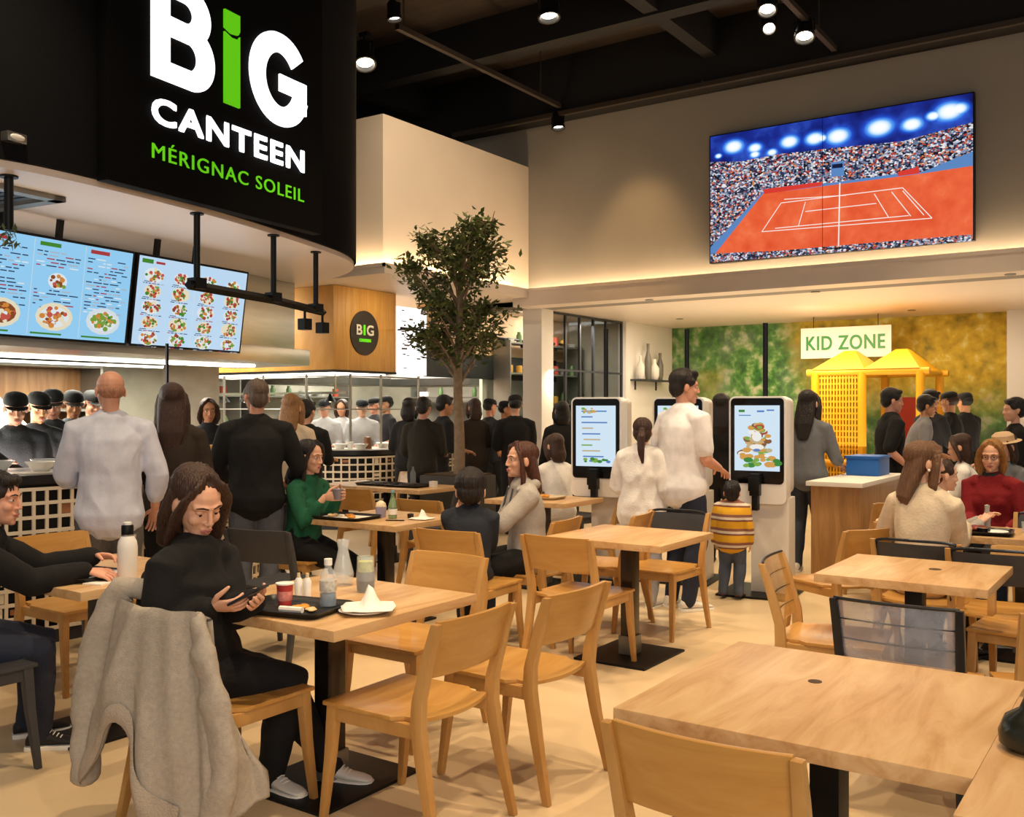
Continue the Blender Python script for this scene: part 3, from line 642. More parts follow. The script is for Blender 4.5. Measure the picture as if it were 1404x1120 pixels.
def sky(nt):
    """dark blue stadium sky with floodlight clusters, as shown on the screen"""
    tc = nt.nodes.new('ShaderNodeTexCoord'); n = nt.nodes.new('ShaderNodeTexNoise'); n.inputs['Scale'].default_value = 3; n.inputs['Detail'].default_value = 6; nt.links.new(tc.outputs['Object'], n.inputs[0])
    col = rmp(nt, n.outputs[0], [(.3, '#0d1258'), (.5, '#182a8c'), (.62, '#2a4ab4'), (.78, '#5a86d8')])
    acc = None
    for (a, b_, sz) in ((165, 112, 1.0), (270, 118, .7), (270, 150, .5), (355, 140, .5), (440, 88, .9), (565, 72, .9), (600, 70, .5), (680, 60, 1.1), (885, 18, 1.2), (1045, 2, .9), (1150, -40, .6), (1230, -62, 1.2), (1275, -75, .8), (90, 158, .35)):
        q = zpt(a, b_); mp = nt.nodes.new('ShaderNodeMapping'); mp.inputs['Location'].default_value = (-q.x*1.0/sz, 0, -q.z*1.5/sz); mp.inputs['Scale'].default_value = (1/sz, 0, 1.5/sz); nt.links.new(tc.outputs['Object'], mp.inputs[0])
        ln_ = nt.nodes.new('ShaderNodeVectorMath'); ln_.operation = 'LENGTH'; nt.links.new(mp.outputs[0], ln_.inputs[0])
        ex = nt.nodes.new('ShaderNodeMapRange'); ex.inputs[1].default_value = .24; ex.inputs[2].default_value = .02; ex.interpolation_type = 'SMOOTHERSTEP'; nt.links.new(ln_.outputs['Value'], ex.inputs[0])
        if acc is None: acc = ex.outputs[0]
        else:
            ad = nt.nodes.new('ShaderNodeMath'); ad.operation = 'MAXIMUM'; nt.links.new(acc, ad.inputs[0]); nt.links.new(ex.outputs[0], ad.inputs[1]); acc = ad.outputs[0]
    gl = rmp(nt, acc, [(0, '#000000'), (.3, '#123fae'), (.6, '#4f9df5'), (.86, '#d8f0ff'), (1, '#ffffff')])
    mx = nt.nodes.new('ShaderNodeMix'); mx.data_type = 'RGBA'; mx.blend_type = 'SCREEN'; mx.inputs[0].default_value = 1; nt.links.new(col, mx.inputs[6]); nt.links.new(gl, mx.inputs[7]); return mx.outputs[2]
def clay(nt):
    tc = nt.nodes.new('ShaderNodeTexCoord'); n = nt.nodes.new('ShaderNodeTexNoise'); n.inputs['Scale'].default_value = 5; n.inputs['Detail'].default_value = 8; nt.links.new(tc.outputs['Object'], n.inputs[0])
    return rmp(nt, n.outputs[0], [(.3, '#e0522c'), (.6, '#ee6a3f'), (.75, '#f4835a')])
E_ = lambda n, h, s=1.0: M('tv_'+n, '#000000', 0.4, emit=h, es=s)
tvm = [emat('tv_sky', sky), emat('tv_crowd', crowd), emat('tv_clay', clay), E_('line', '#f8e9e2'), E_('board_blue', '#5a86c0'), E_('board_red', '#d83a30'), E_('glow1', '#4a86f0', .9), E_('glow2', '#a8d8ff', 1.2), E_('glow3', '#ffffff', 1.6), E_('dark', '#141a3c')]
pic = MB()
def pg(pts, mi, lift):
    pic.add([V(zpt(*p).x if not isinstance(p, Vector) else p.x, YS-lift, zpt(*p).z if not isinstance(p, Vector) else p.z) for p in pts], [tuple(range(len(pts)))], mi)
cr = lambda u, v: Vector((TX(u), 0, TZ(v)))
pg([cr(0, 0), cr(1, 0), cr(1, 1), cr(0, 1)], 0, 0.0)
pg([cr(0, 0), cr(1, 0), cr(1, .80), (1000, 85), (660, 118), (380, 150), (200, 185), cr(0, .80)], 1, 0.001)
pg([cr(0, 0.0), cr(1, .0), cr(1, .60), (1088, 240), (1075, 232), (310, 336), (290, 355), cr(0, .12)], 4, 0.002)
pg([cr(0, 0.02), cr(1, .0), cr(1, .50), (1088, 246), (310, 345)], 2, 0.003)
pg([(52, 640), (52, 684), (1342, 578), (1342, 545), (800, 590), (400, 625)], 1, 0.0045)
pg([(315, 322), (600, 285), (600, 305), (315, 346)], 5, 0.004); pg([(975, 236), (1080, 212), (1083, 244), (975, 258)], 5, 0.004)
pg([(645, 190), (710, 182), (712, 255), (648, 262)], 4, 0.004); pg([(652, 200), (704, 194), (704, 215), (652, 220)], 9, 0.005)
def ln(a, b, wd=6):
    A, Bq = zpt(*a), zpt(*b); d = (Bq-A); d = V(d.x, 0, d.z).normalized(); nn = V(-d.z, 0, d.x)*wd*0.0011
    pic.add([V(A.x+nn.x, YS-.005, A.z+nn.z), V(Bq.x+nn.x, YS-.005, Bq.z+nn.z), V(Bq.x-nn.x, YS-.005, Bq.z-nn.z), V(A.x-nn.x, YS-.005, A.z-nn.z)], [(0, 1, 2, 3)], 3)
for a, b in (((400, 390), (1000, 315)), ((400, 390), (305, 532)), ((305, 532), (1145, 465)), ((1000, 330), (1105, 450)), ((415, 372), (720, 352)), ((860, 345), (930, 460)), ((520, 385), (485, 505)), ((520, 432), (870, 392)), ((690, 290), (683, 605)), ((945, 335), (1040, 455)), ((1000, 315), (1145, 465)), ((370, 515), (1030, 452))): ln(a, b, 7 if a == (690, 290) else 4.5)
pic.build('screen_picture', tvm, t, smooth=False, fixn=False)
MB().box(((x0+x1)/2-0.003-0.11, YS-0.006, z0), ((x0+x1)/2+0.003-0.11, YS-0.0055, z1)).build('panel_seam', m_bm, t)

# ================================================================== kid zone
t = thing('kid_zone_sign', 'white hanging board lettered KID ZONE in green', 'sign')
a, b_ = at_Y(1098, 452, 15.6), at_Y(1222, 447, 15.6); zt, zb_ = (a.z+b_.z)/2+0.02, at_Y(1098, 492, 15.6).z
MB().box((a.x, 15.6, zb_), (b_.x, 15.64, zt)).build('board', M('kid_board', '#ddd6c6', 0.6, emit='#f2ead8', es=0.0), t, bevel=0.004)
lettering('lettering', 'KID ZONE', a.x+0.09, b_.x-0.09, zb_+0.13, zt-0.12, M('kid_green', '#2f7f38', 0.5), t, 0.004, y=-0.008, mtx=Matrix.Translation(V(0, 15.6, 0)), spacing=1.08)
MB().tube([V(a.x+.2, 15.62, zt), V(a.x+.2, 15.62, 3.0)], 0.006, 6).tube([V(b_.x-.2, 15.62, zt), V(b_.x-.2, 15.62, 3.0)], 0.006, 6).build('hanging_wire', m_bm, t)
m_yel = M('play_yellow', '#d99c0e', 0.45); m_yel2 = M('play_yellow_mesh', '#c48c0c', 0.6); m_red = M('play_red', '#b8402c', 0.6)
pa = at_Y(1118, 600, 14.2); pb = at_Y(1262, 600, 14.2)
t = thing('play_tower', 'yellow padded play tower with netted sides and pointed roof in the kid zone', 'play structure', (pa.x, 14.2, 0))
PW = pb.x-pa.x; PH = 2.05; PD = 1.3
for x in (0, PW*0.46, PW):
    for y in (0, PD): MB().tube([V(x, y, 0), V(x, y, PH)], 0.06, 12).build('post', m_yel, t)
bar = MB()
for z in (PH, 0.75):
    for y in (0, PD): bar.tube([V(-.12, y, z), V(PW+.12, y, z)], 0.05, 10)
    for x in (0, PW*.46, PW): bar.tube([V(x, 0, z), V(x, PD, z)], 0.05, 10)
bar.build('cross_bar', m_yel, t)
net = MB(); nx, nz_ = 13, 22
for i in range(nx+1): net.box((0.05+i*(PW*.46-.1)/nx-.012, -.012, 0.1), (0.05+i*(PW*.46-.1)/nx+.012, .012, PH-.05))
for k in range(nz_+1): net.box((0.05, -.010, 0.1+k*(PH-.18)/nz_-.012), (PW*.46-.05, .010, 0.1+k*(PH-.18)/nz_+.012))
net.build('side_net', m_yel, t, smooth=False)
MB().box((0.05, 0.03, 0.1), (PW*.46-.05, 0.05, PH-.06)).build('side_panel', m_yel2, t)
for cx in (PW*.23, PW*.74):
    MB().add([V(cx-PW*.26, -.05, PH+.04), V(cx+PW*.26, -.05, PH+.04), V(cx+PW*.26, PD+.05, PH+.04), V(cx-PW*.26, PD+.05, PH+.04), V(cx-.08, PD/2-.08, PH+.34), V(cx+.08, PD/2-.08, PH+.34), V(cx+.08, PD/2+.08, PH+.34), V(cx-.08, PD/2+.08, PH+.34)], [(0, 1, 5, 4), (1, 2, 6, 5), (2, 3, 7, 6), (3, 0, 4, 7), (4, 5, 6, 7), (3, 2, 1, 0)]).build('roof', m_yel, t)
MB().box((PW*.46, 0.05, 0.7), (PW, PD, 0.76)).build('deck', m_yel2, t)
MB().box((PW*.55, PD-.1, 0.9), (PW*.9, PD-.06, 1.7)).build('back_panel', m_red, t)

# decorative sign and shelf on the white wall left of the mural
t = thing('wall_shelf', 'small dark shelf on the white wall left of the mural', 'shelf', (-7.70, 15.3, 2.0))
MB().box((0, -0.55, 0), (0.22, 0.6, 0.03)).box((0, -0.4, -0.15), (0.02, -0.37, 0)).box((0, 0.4, -0.15), (0.02, 0.43, 0)).build('board', m_dg, t)
for i, (y, h, r) in enumerate(((-0.4, .40, .07), (-.12, .62, .06), (0.12, .36, .09), (0.35, .48, .06))):
    o = tag(MB().lathe([(r*.7, 0), (r, h*.2), (r, h*.55), (r*.4, h*.8), (r*.45, h)], 14).build('vase', M('vase_%d' % (i % 2), ('#d8d2c4', '#6d6a60')[i % 2], 0.4), loc=(-7.58, 15.3+y, 2.03)), ('wide pale vase at the near end of the dark wall shelf', 'tall slim grey vase on the dark wall shelf', 'squat pale vase in the middle of the dark wall shelf', 'grey vase at the far end of the dark wall shelf')[i], 'vase', 'vases on the wall shelf')
lamp('picture_lamp', 'SPOT', (-7.0, 15.2, 2.95), 26, (1, .8, .55), (-7.7, 15.2, 1.9), spot_size=rad(60), spot_blend=.8)
# play-area counter and toys
t = thing('play_counter', 'wooden counter with pale top beside the woman in grey', 'counter', (-2.35, 9.0, 0))
MB().box((-0.3, -0.55, 0.05), (0.12, 0.9, 0.86)).build('body', wood('counter_oak', '#8f6a3e', '#a67c4a', '#b98d58', (10, 10, 1)), t, bevel=0.005)
MB().box((-0.33, -0.6, 0.86), (0.15, 0.95, 0.90)).build('worktop', m_whitem, t, bevel=0.006)
MB().box((-0.26, -0.5, 0), (0.08, 0.85, 0.05)).build('plinth', m_bm, t)
t = thing('toy_crate', 'bright blue crate standing on the pale counter by the play tower', 'crate', (-2.45, 9.55, 0.90))
MB().box((-0.15, -0.2, 0), (0.15, 0.2, 0.16)).build('body', M('crate_blue', '#1f63b8', 0.5), t, bevel=0.012)
MB().box((-0.16, -0.21, 0.16), (0.16, 0.21, 0.185)).build('rim', M('crate_blue', '#1f63b8'), t, bevel=0.006)

# ================================================================== kiosks
m_kw = M('kiosk_white', '#efedea', 0.3); m_kp = M('kiosk_post', '#dcd7d0', 0.4)
m_kd = M('kiosk_glass', '#08090b', 0.12)
def kiosk(loc, rz, label, style):
    t = thing('order_kiosk', label, 'kiosk', loc, rz, 'self-order kiosks')
    MB().box((-0.30, -0.34, 0.0), (0.30, 0.30, 0.018)).build('base_plate', m_bm, t, bevel=0.004)
    MB().box((-0.07, -0.10, 0.018), (0.24, 0.14, 0.80)).build('pedestal', m_kp, t, bevel=0.012)
    pr = []
    def rr(w_, h_, cx, cz, r, n=5):
        out = []
        for sx_, sz_, a0 in ((1, -1, -90), (1, 1, 0), (-1, 1, 90), (-1, -1, 180)):
            for k in range(n+1):
                a = rad(a0+90*k/n); out.append((cx+sx_*(w_/2-r)+r*math.cos(a), cz+sz_*(h_/2-r)+r*math.sin(a)))
        return out
    XZ = Matrix(((1, 0, 0, 0), (0, 0, 1, 0), (0, 1, 0, 0), (0, 0, 0, 1)))
    MB().prism(rr(0.47, 0.88, 0, 1.19, 0.05), -0.17, 0.0, mat=XZ).build('front_shell', m_kw, t, bevel=0.008)
    MB().prism(rr(0.40, 0.80, 0.02, 1.22, 0.05), 0.0, 0.18, mat=XZ).build('rear_shell', m_kp, t, bevel=0.01)
    MB().prism(rr(0.435, 0.70, 0, 1.265, 0.035), -0.176, -0.169, mat=XZ).build('bezel', m_kd, t)
    MB().quad((-0.185, -0.178, 1.02), (0.185, -0.178, 1.02), (0.185, -0.178, 1.555), (-0.185, -0.178, 1.555)).build('display', M('kiosk_glow', '#000000', .3, emit='#cfe3f2', es=1.0), t, fixn=False)
    cols = ['#5a86c8', '#3c8a3a', '#d8a050', '#8a5a3a', '#f6f4ee', '#c8b48a', '#b7483c', '#7fae4a']; ms = [M('kiosk_ink_%d' % i, '#000000', .4, emit=c_, es=.9) for i, c_ in enumerate(cols)]
    pic = MB(); rnd = random.Random(2 if style == 'burger' else 8)
    def dsc(x, z, r, mi, l, sq=.6):
        pic.add([V(x+r*math.cos(2*PI*k/12), -0.1785-l, z+r*sq*math.sin(2*PI*k/12)) for k in range(12)], [tuple(range(12))], mi)
    def qd(x, z, w_, h_, mi): pic.quad((x, -.1787, z), (x+w_, -.1787, z), (x+w_, -.1787, z+h_), (x, -.1787, z+h_), mi)
    if style == 'burger':
        n = 0
        for z, hw in ((1.08, .17), (1.12, .16), (1.16, .13), (1.20, .10), (1.24, .08), (1.28, .10), (1.32, .09), (1.36, .05), (1.39, .03)):
            for k in range(11):
                n += 1; dsc(rnd.uniform(-hw, hw), z+rnd.uniform(-.02, .02), rnd.uniform(.018, .04), rnd.choice((2, 3, 5, 7, 2, 4, 6)) if z > 1.13 else rnd.choice((1, 7, 1, 2)), .0004+n*.00002)
        dsc(0.0, 1.30, .04, 4, .003, 1.0); dsc(0.0, 1.215, .06, 4, .003, .4); dsc(0, 1.19, .03, 0, .0034, .4)
        qd(-.15, 1.50, .05, .02, 1); qd(0, 1.5, .06, .015, 0); qd(.08, 1.51, .06, .012, 0); qd(-.15, 1.47, .1, .008, 0)
    else:
        for k in range(9): qd(-.14+rnd.uniform(0, .03), 1.50-k*.05, rnd.uniform(.1, .24), .012, rnd.choice((0, 0, 7, 5)))
        for k in range(14): dsc(rnd.uniform(-.12, .12), 1.06+rnd.uniform(0, .03), rnd.uniform(.012, .025), rnd.choice((1, 0, 7)), .0004+k*.00003)
        for k in range(12): dsc(rnd.uniform(-.12, .0), 1.50+rnd.uniform(-.01, .03), rnd.uniform(.01, .022), rnd.choice((2, 5, 7)), .0004+k*.00003)
    pic.build('menu_picture', ms, t, smooth=False, fixn=False)
    MB().box((-0.045, -0.25, 0.82), (0.035, -0.17, 1.0)).box((-0.05, -0.27, 0.86), (0.04, -0.23, 0.97)).box((-0.03, -0.235, 0.70), (0.02, -0.16, 0.83)).build('card_terminal', m_bm, t, bevel=0.006)
    MB().box((-0.03, -0.1785, 0.985), (0.03, -0.177, 1.0)).build('badge', m_white, t)
    MB().tube([V(0.0, 0.1, 1.6), V(0.0, 0.1, 2.1), V(0, 0.1, 3.0 if loc[1] > 12 else 2.25)], 0.022, 8).build('pole', m_bm, t)
    return t
kiosk((-2.87, 7.86, 0), rad(6), 'white order kiosk with burger picture on screen, toddler standing before it', 'burger')
kiosk((-4.28, 7.66, 0), rad(10), 'white order kiosk with text list on screen, behind the table on the left', 'list')
kiosk((-3.68, 8.08, 0), rad(8), 'white order kiosk mostly hidden by the man in the white T-shirt', 'list')

# ================================================================== indoor tree
tp = at_depth(628, 640, 10.4)
t = thing('indoor_tree', 'slim indoor tree with round airy crown standing in a dark planter', 'tree', (tp.x, tp.y, 0.0))
m_bark = M('bark', '#8f7a62', 0.8, var=0.2, vscale=20, bump=0.3); m_leaf = M('leaf_green', '#5d6636', 0.5, var=0.45, vscale=9, spec=0.4)
rnd = random.Random(21); trunk = MB(); tips = []
trunk.tube(spline([(0, 0, 0.45), (0.02, 0.0, 1.1), (-0.01, 0.01, 1.8), (0.02, 0, 2.4), (0.03, .02, 3.0), (0.06, .02, 3.5)], 4), [0.07-0.055*k/20 for k in range(21)], 10)
CC = V(0.0, 0, 2.84); CR = V(0.62, 0.60, 0.72)
def inside(p): q = p-CC; return (q.x/CR.x)**2+(q.y/CR.y)**2+(q.z/CR.z)**2
for k in range(26):
    z = rnd.uniform(1.75, 3.2); a = k*2.4+rnd.uniform(-.3, .3); L = rnd.uniform(.45, .75)*(1.0 if z < 2.9 else .7)
    d = V(math.cos(a), math.sin(a), rnd.uniform(.7, 1.3)); P = V(0, 0, z); e_ = P+V(d.x*L*.8, d.y*L*.8, d.z*L*.75)
    m_ = P.lerp(e_, .5)+V(0, 0, .05); trunk.tube(spline([P, m_, e_], 4), [0.02-.016*i/8 for i in range(9)], 6)
    for j in range(6):
        s = rnd.uniform(.3, 1); q = P.lerp(e_, s); r_ = q+V(rnd.uniform(-1, 1), rnd.uniform(-1, 1), rnd.uniform(-.3, 1)).normalized()*rnd.uniform(.12, .3)
        trunk.tube([q, q.lerp(r_, .5)+V(0, 0, .02), r_], [.007, .005, .003], 5); tips += [q.lerp(r_, f) for f in (.3, .5, .7, .85, 1.0)]+[e_]
trunk.build('trunk', m_bark, t)
lf = MB(); nleaf = 0
for p in tips:
    if inside(p) > 1.25: continue
    for j in range(5):
        c_ = p+V(rnd.gauss(0, .05), rnd.gauss(0, .05), rnd.gauss(0, .05)); d = V(rnd.uniform(-1, 1), rnd.uniform(-1, 1), rnd.uniform(-.9, .4)).normalized(); L = rnd.uniform(.032, .06); e_ = d.cross(V(rnd.uniform(-1, 1), rnd.uniform(-1, 1), 1)).normalized()*L*.42; up_ = d.cross(e_).normalized()*L*.15
        lf.add([c_-d*L, c_-d*L*.2+e_+up_, c_+d*L, c_-d*L*.2-e_+up_, c_], [(0, 1, 4), (1, 2, 4), (2, 3, 4), (3, 0, 4)])
lf.build('foliage', m_leaf, t, smooth=False, fixn=False)
MB().prism([(-.30, -.28), (.30, -.28), (.30, .28), (-.30, .28)], 0, 0.82).build('planter', M('planter_grey', '#3b3a38', 0.6), t, bevel=0.015)
MB().box((-.27, -.25, 0.82), (.27, .25, 0.835)).build('soil', M('soil', '#4a3826', 0.9, var=.3, vscale=30), t)
# ================================================================== chairs
m_cw = wood('chair_oak', '#a97a40', '#b98b4e', '#c69c62', (3, 3, 0.6), 0.36, 0.03, coat=0.15)
m_cs = wood('seat_oak', '#ad7a38', '#bd8c47', '#c99c5a', (0.8, 6, 6), 0.32, 0.03, coat=0.25)
m_tt = wood('table_oak', '#b58856', '#cba474', '#d8b78a', (8, 1.3, 8), 0.40, 0.03, coat=0.1)
m_tt2 = wood('table_edge_oak', '#9a6e3c', '#b48550', '#c29662', (1.3, 9, 9), 0.5, 0.04)
m_cdk = M('chair_dark', '#3b3b3e', 0.5, var=.08, vscale=12)
m_clear = M('clear_back', '#aab4c8', 0.06, alpha=.42, spec=1.0, var=.35, vscale=9)
m_amber = M('amber_back', '#d9a75a', 0.08, alpha=.35, spec=.8)
m_wire = M('wire_dark', '#2a2c31', 0.35, 0.5)
def bar4(mb, pts, wx, wy, mi=0):
    """rectangular bar along pts: wx across x, wy across y (one per point)"""
    rg = []
    for i, p in enumerate(pts):
        a = wx[i] if isinstance(wx, (list, tuple)) else wx; b_ = wy[i] if isinstance(wy, (list, tuple)) else wy
        rg.append([V(p[0]-a/2, p[1]-b_/2, p[2]), V(p[0]+a/2, p[1]-b_/2, p[2]), V(p[0]+a/2, p[1]+b_/2, p[2]), V(p[0]-a/2, p[1]+b_/2, p[2])])
    return mb.rings(rg, mi)
CHW = 0.225
def make_chair(label, frame, seat, back='board', backmat=None):
    """a chair facing +y, its rear at -y"""
    t = thing('dining_chair', label, 'chair')
    for s in (-1, 1):
        bar4(MB(), [(s*(CHW-.005), .245, 0), (s*(CHW-.015), .215, .25), (s*(CHW-.02), .20, .445)], [.026, .036, .040], [.026, .036, .044]).build('leg', frame, t, bevel=.006)
        pts = [(s*(CHW+.005), -.30, 0), (s*(CHW-.006), -.245, .24), (s*(CHW-.010), -.21, .43), (s*(CHW-.008), -.215, .52), (s*(CHW-.003), -.265, .70), (s*CHW, -.298, .80)]
        bar4(MB(), pts, [.026, .034, .038, .036, .032, .028], [.03, .044, .052, .046, .038, .032]).build('leg', frame, t, bevel=.007)
        MB().box((s*(CHW-.018)-.013, -.20, .385), (s*(CHW-.018)+.013, .20, .435)).build('side_rail', frame, t, bevel=.004)
    MB().box((-CHW+.03, .185, .385), (CHW-.03, .21, .432)).build('front_rail', frame, t, bevel=.004)
    # dished seat with a rounded rear edge
    nx, ny = 12, 12; top = []; bot = []
    for j in range(ny+1):
        y = -.205+.445*j/ny
        for i in range(nx+1):
            u = -1+2*i/nx; hw = (CHW+.003) if y > -.12 else CHW-.03
            yy = y-0.035*(1-u*u)*(1 if j == 0 else max(0, 1-j/3)); x = u*hw
            z = .452-.020*(1-u*u)*math.sin(PI*min(1, max(0, (j+1)/(ny+1))))+.004*(1 if j == 0 else 0)
            top.append(V(x, yy, z)); bot.append(V(x, yy, z-.016))
    mb = MB(); n = nx+1; N = len(top); fs = []
    for j in range(ny):
        for i in range(nx):
            a = j*n+i; fs.append((a, a+1, a+n+1, a+n)); fs.append((N+a, N+a+n, N+a+n+1, N+a+1))
    rim = list(range(nx))+[j*n+nx for j in range(ny)]+[ny*n+i for i in range(nx, 0, -1)]+[j*n for j in range(ny, 0, -1)]
    for a, b_ in zip(rim, rim[1:]+rim[:1]): fs.append((b_, a, N+a, N+b_))
    mb.add(top+bot, fs).build('seat', seat, t, bevel=.004, ang=50)
    def backboard(z0, z1, y0, y1, th, bow=.028, wx=CHW-.012, name='backrest', mat=None, rows=4):
        rg = []
        mbk = MB(); n = 14; A = []; Bk = []
        for k in range(rows+1):
            z = z0+(z1-z0)*k/rows; yb_ = y0+(y1-y0)*k/rows
            A.append([V(-wx+2*wx*i/n, yb_-bow*(1-(-1+2*i/n)**2)+th/2, z) for i in range(n+1)]); Bk.append([V(-wx+2*wx*i/n, yb_-bow*(1-(-1+2*i/n)**2)-th/2, z) for i in range(n+1)])
        vs = [p for r in A for p in r]+[p for r in Bk for p in r]; N = (rows+1)*(n+1); fs = []
        for k in range(rows):
            for i in range(n):
                a = k*(n+1)+i; fs += [(a, a+n+1, a+n+2, a+1), (N+a, N+a+1, N+a+n+2, N+a+n+1)]
        rim = list(range(n))+[k*(n+1)+n for k in range(rows)]+[rows*(n+1)+i for i in range(n, 0, -1)]+[k*(n+1) for k in range(rows, 0, -1)]
        for a, b_ in zip(rim, rim[1:]+rim[:1]): fs.append((a, b_, N+b_, N+a))
        return mbk.add(vs, fs).build(name, mat, t, bevel=.004, ang=50)
    if back == 'board': backboard(.60, .805, -.232, -.292, .020, mat=backmat or seat)
    elif back == 'clear':
        backboard(.50, .80, -.21, -.290, .008, mat=backmat or m_clear)
        fr = MB(); bw = .028
        for z, y in ((.80, -.292), (.72, -.268), (.64, -.245), (.56, -.225)):
            fr.tube([V(-CHW+2*CHW*i/10, y-bw*(1-(-1+.2*i)**2), z) for i in range(11)], .007 if z == .80 else .0035, 6)
        fr.build('back_frame', m_wire, t)
    elif back == 'wire':
        fr = MB(); fr.tube(spline([(-CHW+.01, -.22, .46), (-CHW+.005, -.25, .62), (-CHW+.012, -.285, .765), (-CHW+.05, -.30, .80), (0, -.318, .805), (CHW-.05, -.30, .80), (CHW-.012, -.285, .765), (CHW-.005, -.25, .62), (CHW-.01, -.22, .46)], 5), .009, 8)
        fr.build('back_frame', m_wire, t); backboard(.62, .785, -.243, -.288, .006, mat=backmat or m_cdk)
    return t
proto = {}
def chair(kind, x, y, face, label, group=None):
    """face: the direction the sitter looks, degrees counter-clockwise from +y"""
    if kind not in proto:
        f, s, bk, bmt = {'oak': (m_cw, m_cs, 'board', None), 'dark': (m_cdk, m_cdk, 'board', None), 'clear': (m_wire, m_cs, 'clear', m_clear), 'amber': (m_cw, m_cs, 'clear', m_amber), 'wire': (m_cw, m_cs, 'wire', m_cdk)}[kind]
        c = make_chair(label, f, s, bk, bmt); proto[kind] = c; c.location = (x, y, 0); c.rotation_euler = (0, 0, rad(face))
        if group: c['group'] = group
        return c
    return dup(proto[kind], (x, y, 0), rad(face), label, group)
chair('oak', -2.37, 2.79, 90, 'oak chair in front, its back to the camera side, seat pushed to the tray table')
chair('oak', -2.30, 3.40, 88, 'oak chair just behind the front one, its whole back and rear legs in view')
chair('oak', -3.02, 3.54, 180, 'oak chair on the far side of the tray table, its seat half under the top')
chair('oak', -3.64, 4.86, 4, 'oak chair that the dark-haired boy sits on')
chair('oak', -2.92, 4.98, 0, 'empty oak chair with its back to the camera at the square table before the kiosks')
chair('wire', -2.95, 6.08, 178, 'oak-legged chair with dark back on the kiosk side of the square table')
chair('oak', -3.00, 2.44, 0, 'oak chair with a grey coat over its back, under the woman in black')
chair('oak', -5.10, 3.12, -90, 'oak chair facing the thermos table, behind the man in the black sweater')
chair('dark', -4.22, 2.02, 0, 'dark grey chair that the man in the black sweater sits on')
chair('oak', -0.88, 2.30, 0, 'oak chair with broad back at the bottom edge, tucked in at the big empty table')
chair('clear', -0.88, 4.10, 0, 'chair with clear back and oak seat between the two empty tables')
chair('amber', -1.36, 4.70, -82, 'chair with see-through amber back and orange seat beside the farther empty table')
chair('wire', -5.25, 5.00, -90, 'chair with dark back that the woman in green sits on')
chair('dark', -4.62, 4.22, 12, 'dark chair with curved back close behind the tray table, near the green woman')
chair('oak', -3.62, 5.44, 98, 'oak chair that the woman in the grey hoodie sits on')
chair('oak', -3.36, 6.02, 100, 'oak chair standing behind the woman in the grey hoodie')
chair('wire', -1.20, 5.95, 0, 'chair with dark wire back behind the woman in the cream sweater')
chair('wire', -0.80, 5.80, 4, 'chair with thin dark wire back in front of the tray on the far right table')
chair('oak', -1.78, 6.22, 60, 'oak chair turned sideways, left of the woman in the cream sweater')
chair('wire', -0.74, 7.36, 178, 'chair with rounded wire back in front of the person in red')
chair('oak', -1.17, 8.10, 174, 'oak chair under the person in the red sweater')
chair('oak', -1.32, 6.72, -90, 'oak chair under the child beside the cream sweater')
chair('oak', -0.62, 5.42, 175, 'oak chair on the far side of the empty table with the knot')
chair('oak', -5.0, 6.25, 0, 'oak chair with its back to the camera at the long back table')
chair('dark', -5.62, 7.05, 95, 'dark chair at the near end of the long back table')
chair('oak', -7.2, 8.25, 180, 'oak chair behind the long back table, near the lattice counter')
chair('dark', -5.55, 8.2, 160, 'dark chair beside the tree planter')
chair('dark', -5.05, 8.55, 170, 'dark chair in the row right of the tree planter')
chair('oak', -3.98, 7.12, 88, 'oak chair at the table left of the first kiosk')
chair('oak', -0.35, 4.25, 20, 'oak chair cut by the right edge, beside the farther empty table')
chair('oak', -1.95, 8.1, 40, 'oak chair in front of the pale play counter')
chair('oak', -6.2, 6.75, 0, 'oak chair drawn up to the near side of the long back table')

# ================================================================== tables
tproto = None
def table(x0, x1, y0, y1, label, steel=True, dark=False, h=.75):
    cx, cy = (x0+x1)/2, (y0+y1)/2; W, D = x1-x0, y1-y0
    t = thing('dining_table', label, 'table', (cx, cy, 0))
    MB().box((-W/2, -D/2, h-.04), (W/2, D/2, h)).build('tabletop', m_tt, t, bevel=.004)
    MB().box((-.04, -.05, .016), (.04, .05, h-.045)).build('column', m_col if steel else m_bm, t, bevel=.006)
    MB().box((-.05, -.06, .016), (.05, .06, .13)).build('column_foot', m_ss2, t, bevel=.006)
    MB().box((-.24, -.28, 0), (.24, .28, .014)).build('base_plate', m_bm, t, bevel=.004)
    MB().box((-W*.35, -.03, h-.06), (W*.35, .03, h-.041)).box((-.03, -D*.35, h-.06), (.03, D*.35, h-.041)).build('top_bracket', m_bm, t)
    return t
m_col = M('column_steel', '#4a443d', 0.22, 0.85, var=.2, vscale=4)
table(-3.32, -2.44, 2.45, 3.29, 'oak table with black food tray and napkin before the woman in black')
table(-4.72, -3.84, 2.36, 3.12, 'oak table carrying the white thermos, before the man in the black sweater')
table(-3.20, -2.42, 5.00, 5.76, 'bare square oak table in front of the kiosks')
table(-5.12, -4.28, 4.86, 5.62, 'oak table with food tray between the woman in green and the grey hoodie')
table(-7.35, -5.95, 7.12, 7.82, 'long oak table with two dark trays, in front of the far lattice counter')
table(-1.22, -0.36, 2.24, 3.12, 'big empty oak table close to the camera with a dark knot', steel=False)
table(-1.43, -0.68, 4.60, 5.36, 'smaller empty oak table behind the clear-backed chair', steel=False)
table(-1.26, -0.35, 6.46, 7.10, 'oak table with a full tray before the person in red')
table(-0.36, 0.42, 2.02, 2.95, 'oak table cut by the lower right corner, carrying a dark bowl', steel=False)
table(-4.95, -4.15, 6.78, 7.45, 'oak table behind the woman in the grey hoodie, left of the first kiosk')
table(-5.5, -4.7, 8.75, 9.4, 'dark-shadowed oak table behind the first kiosk', steel=False)
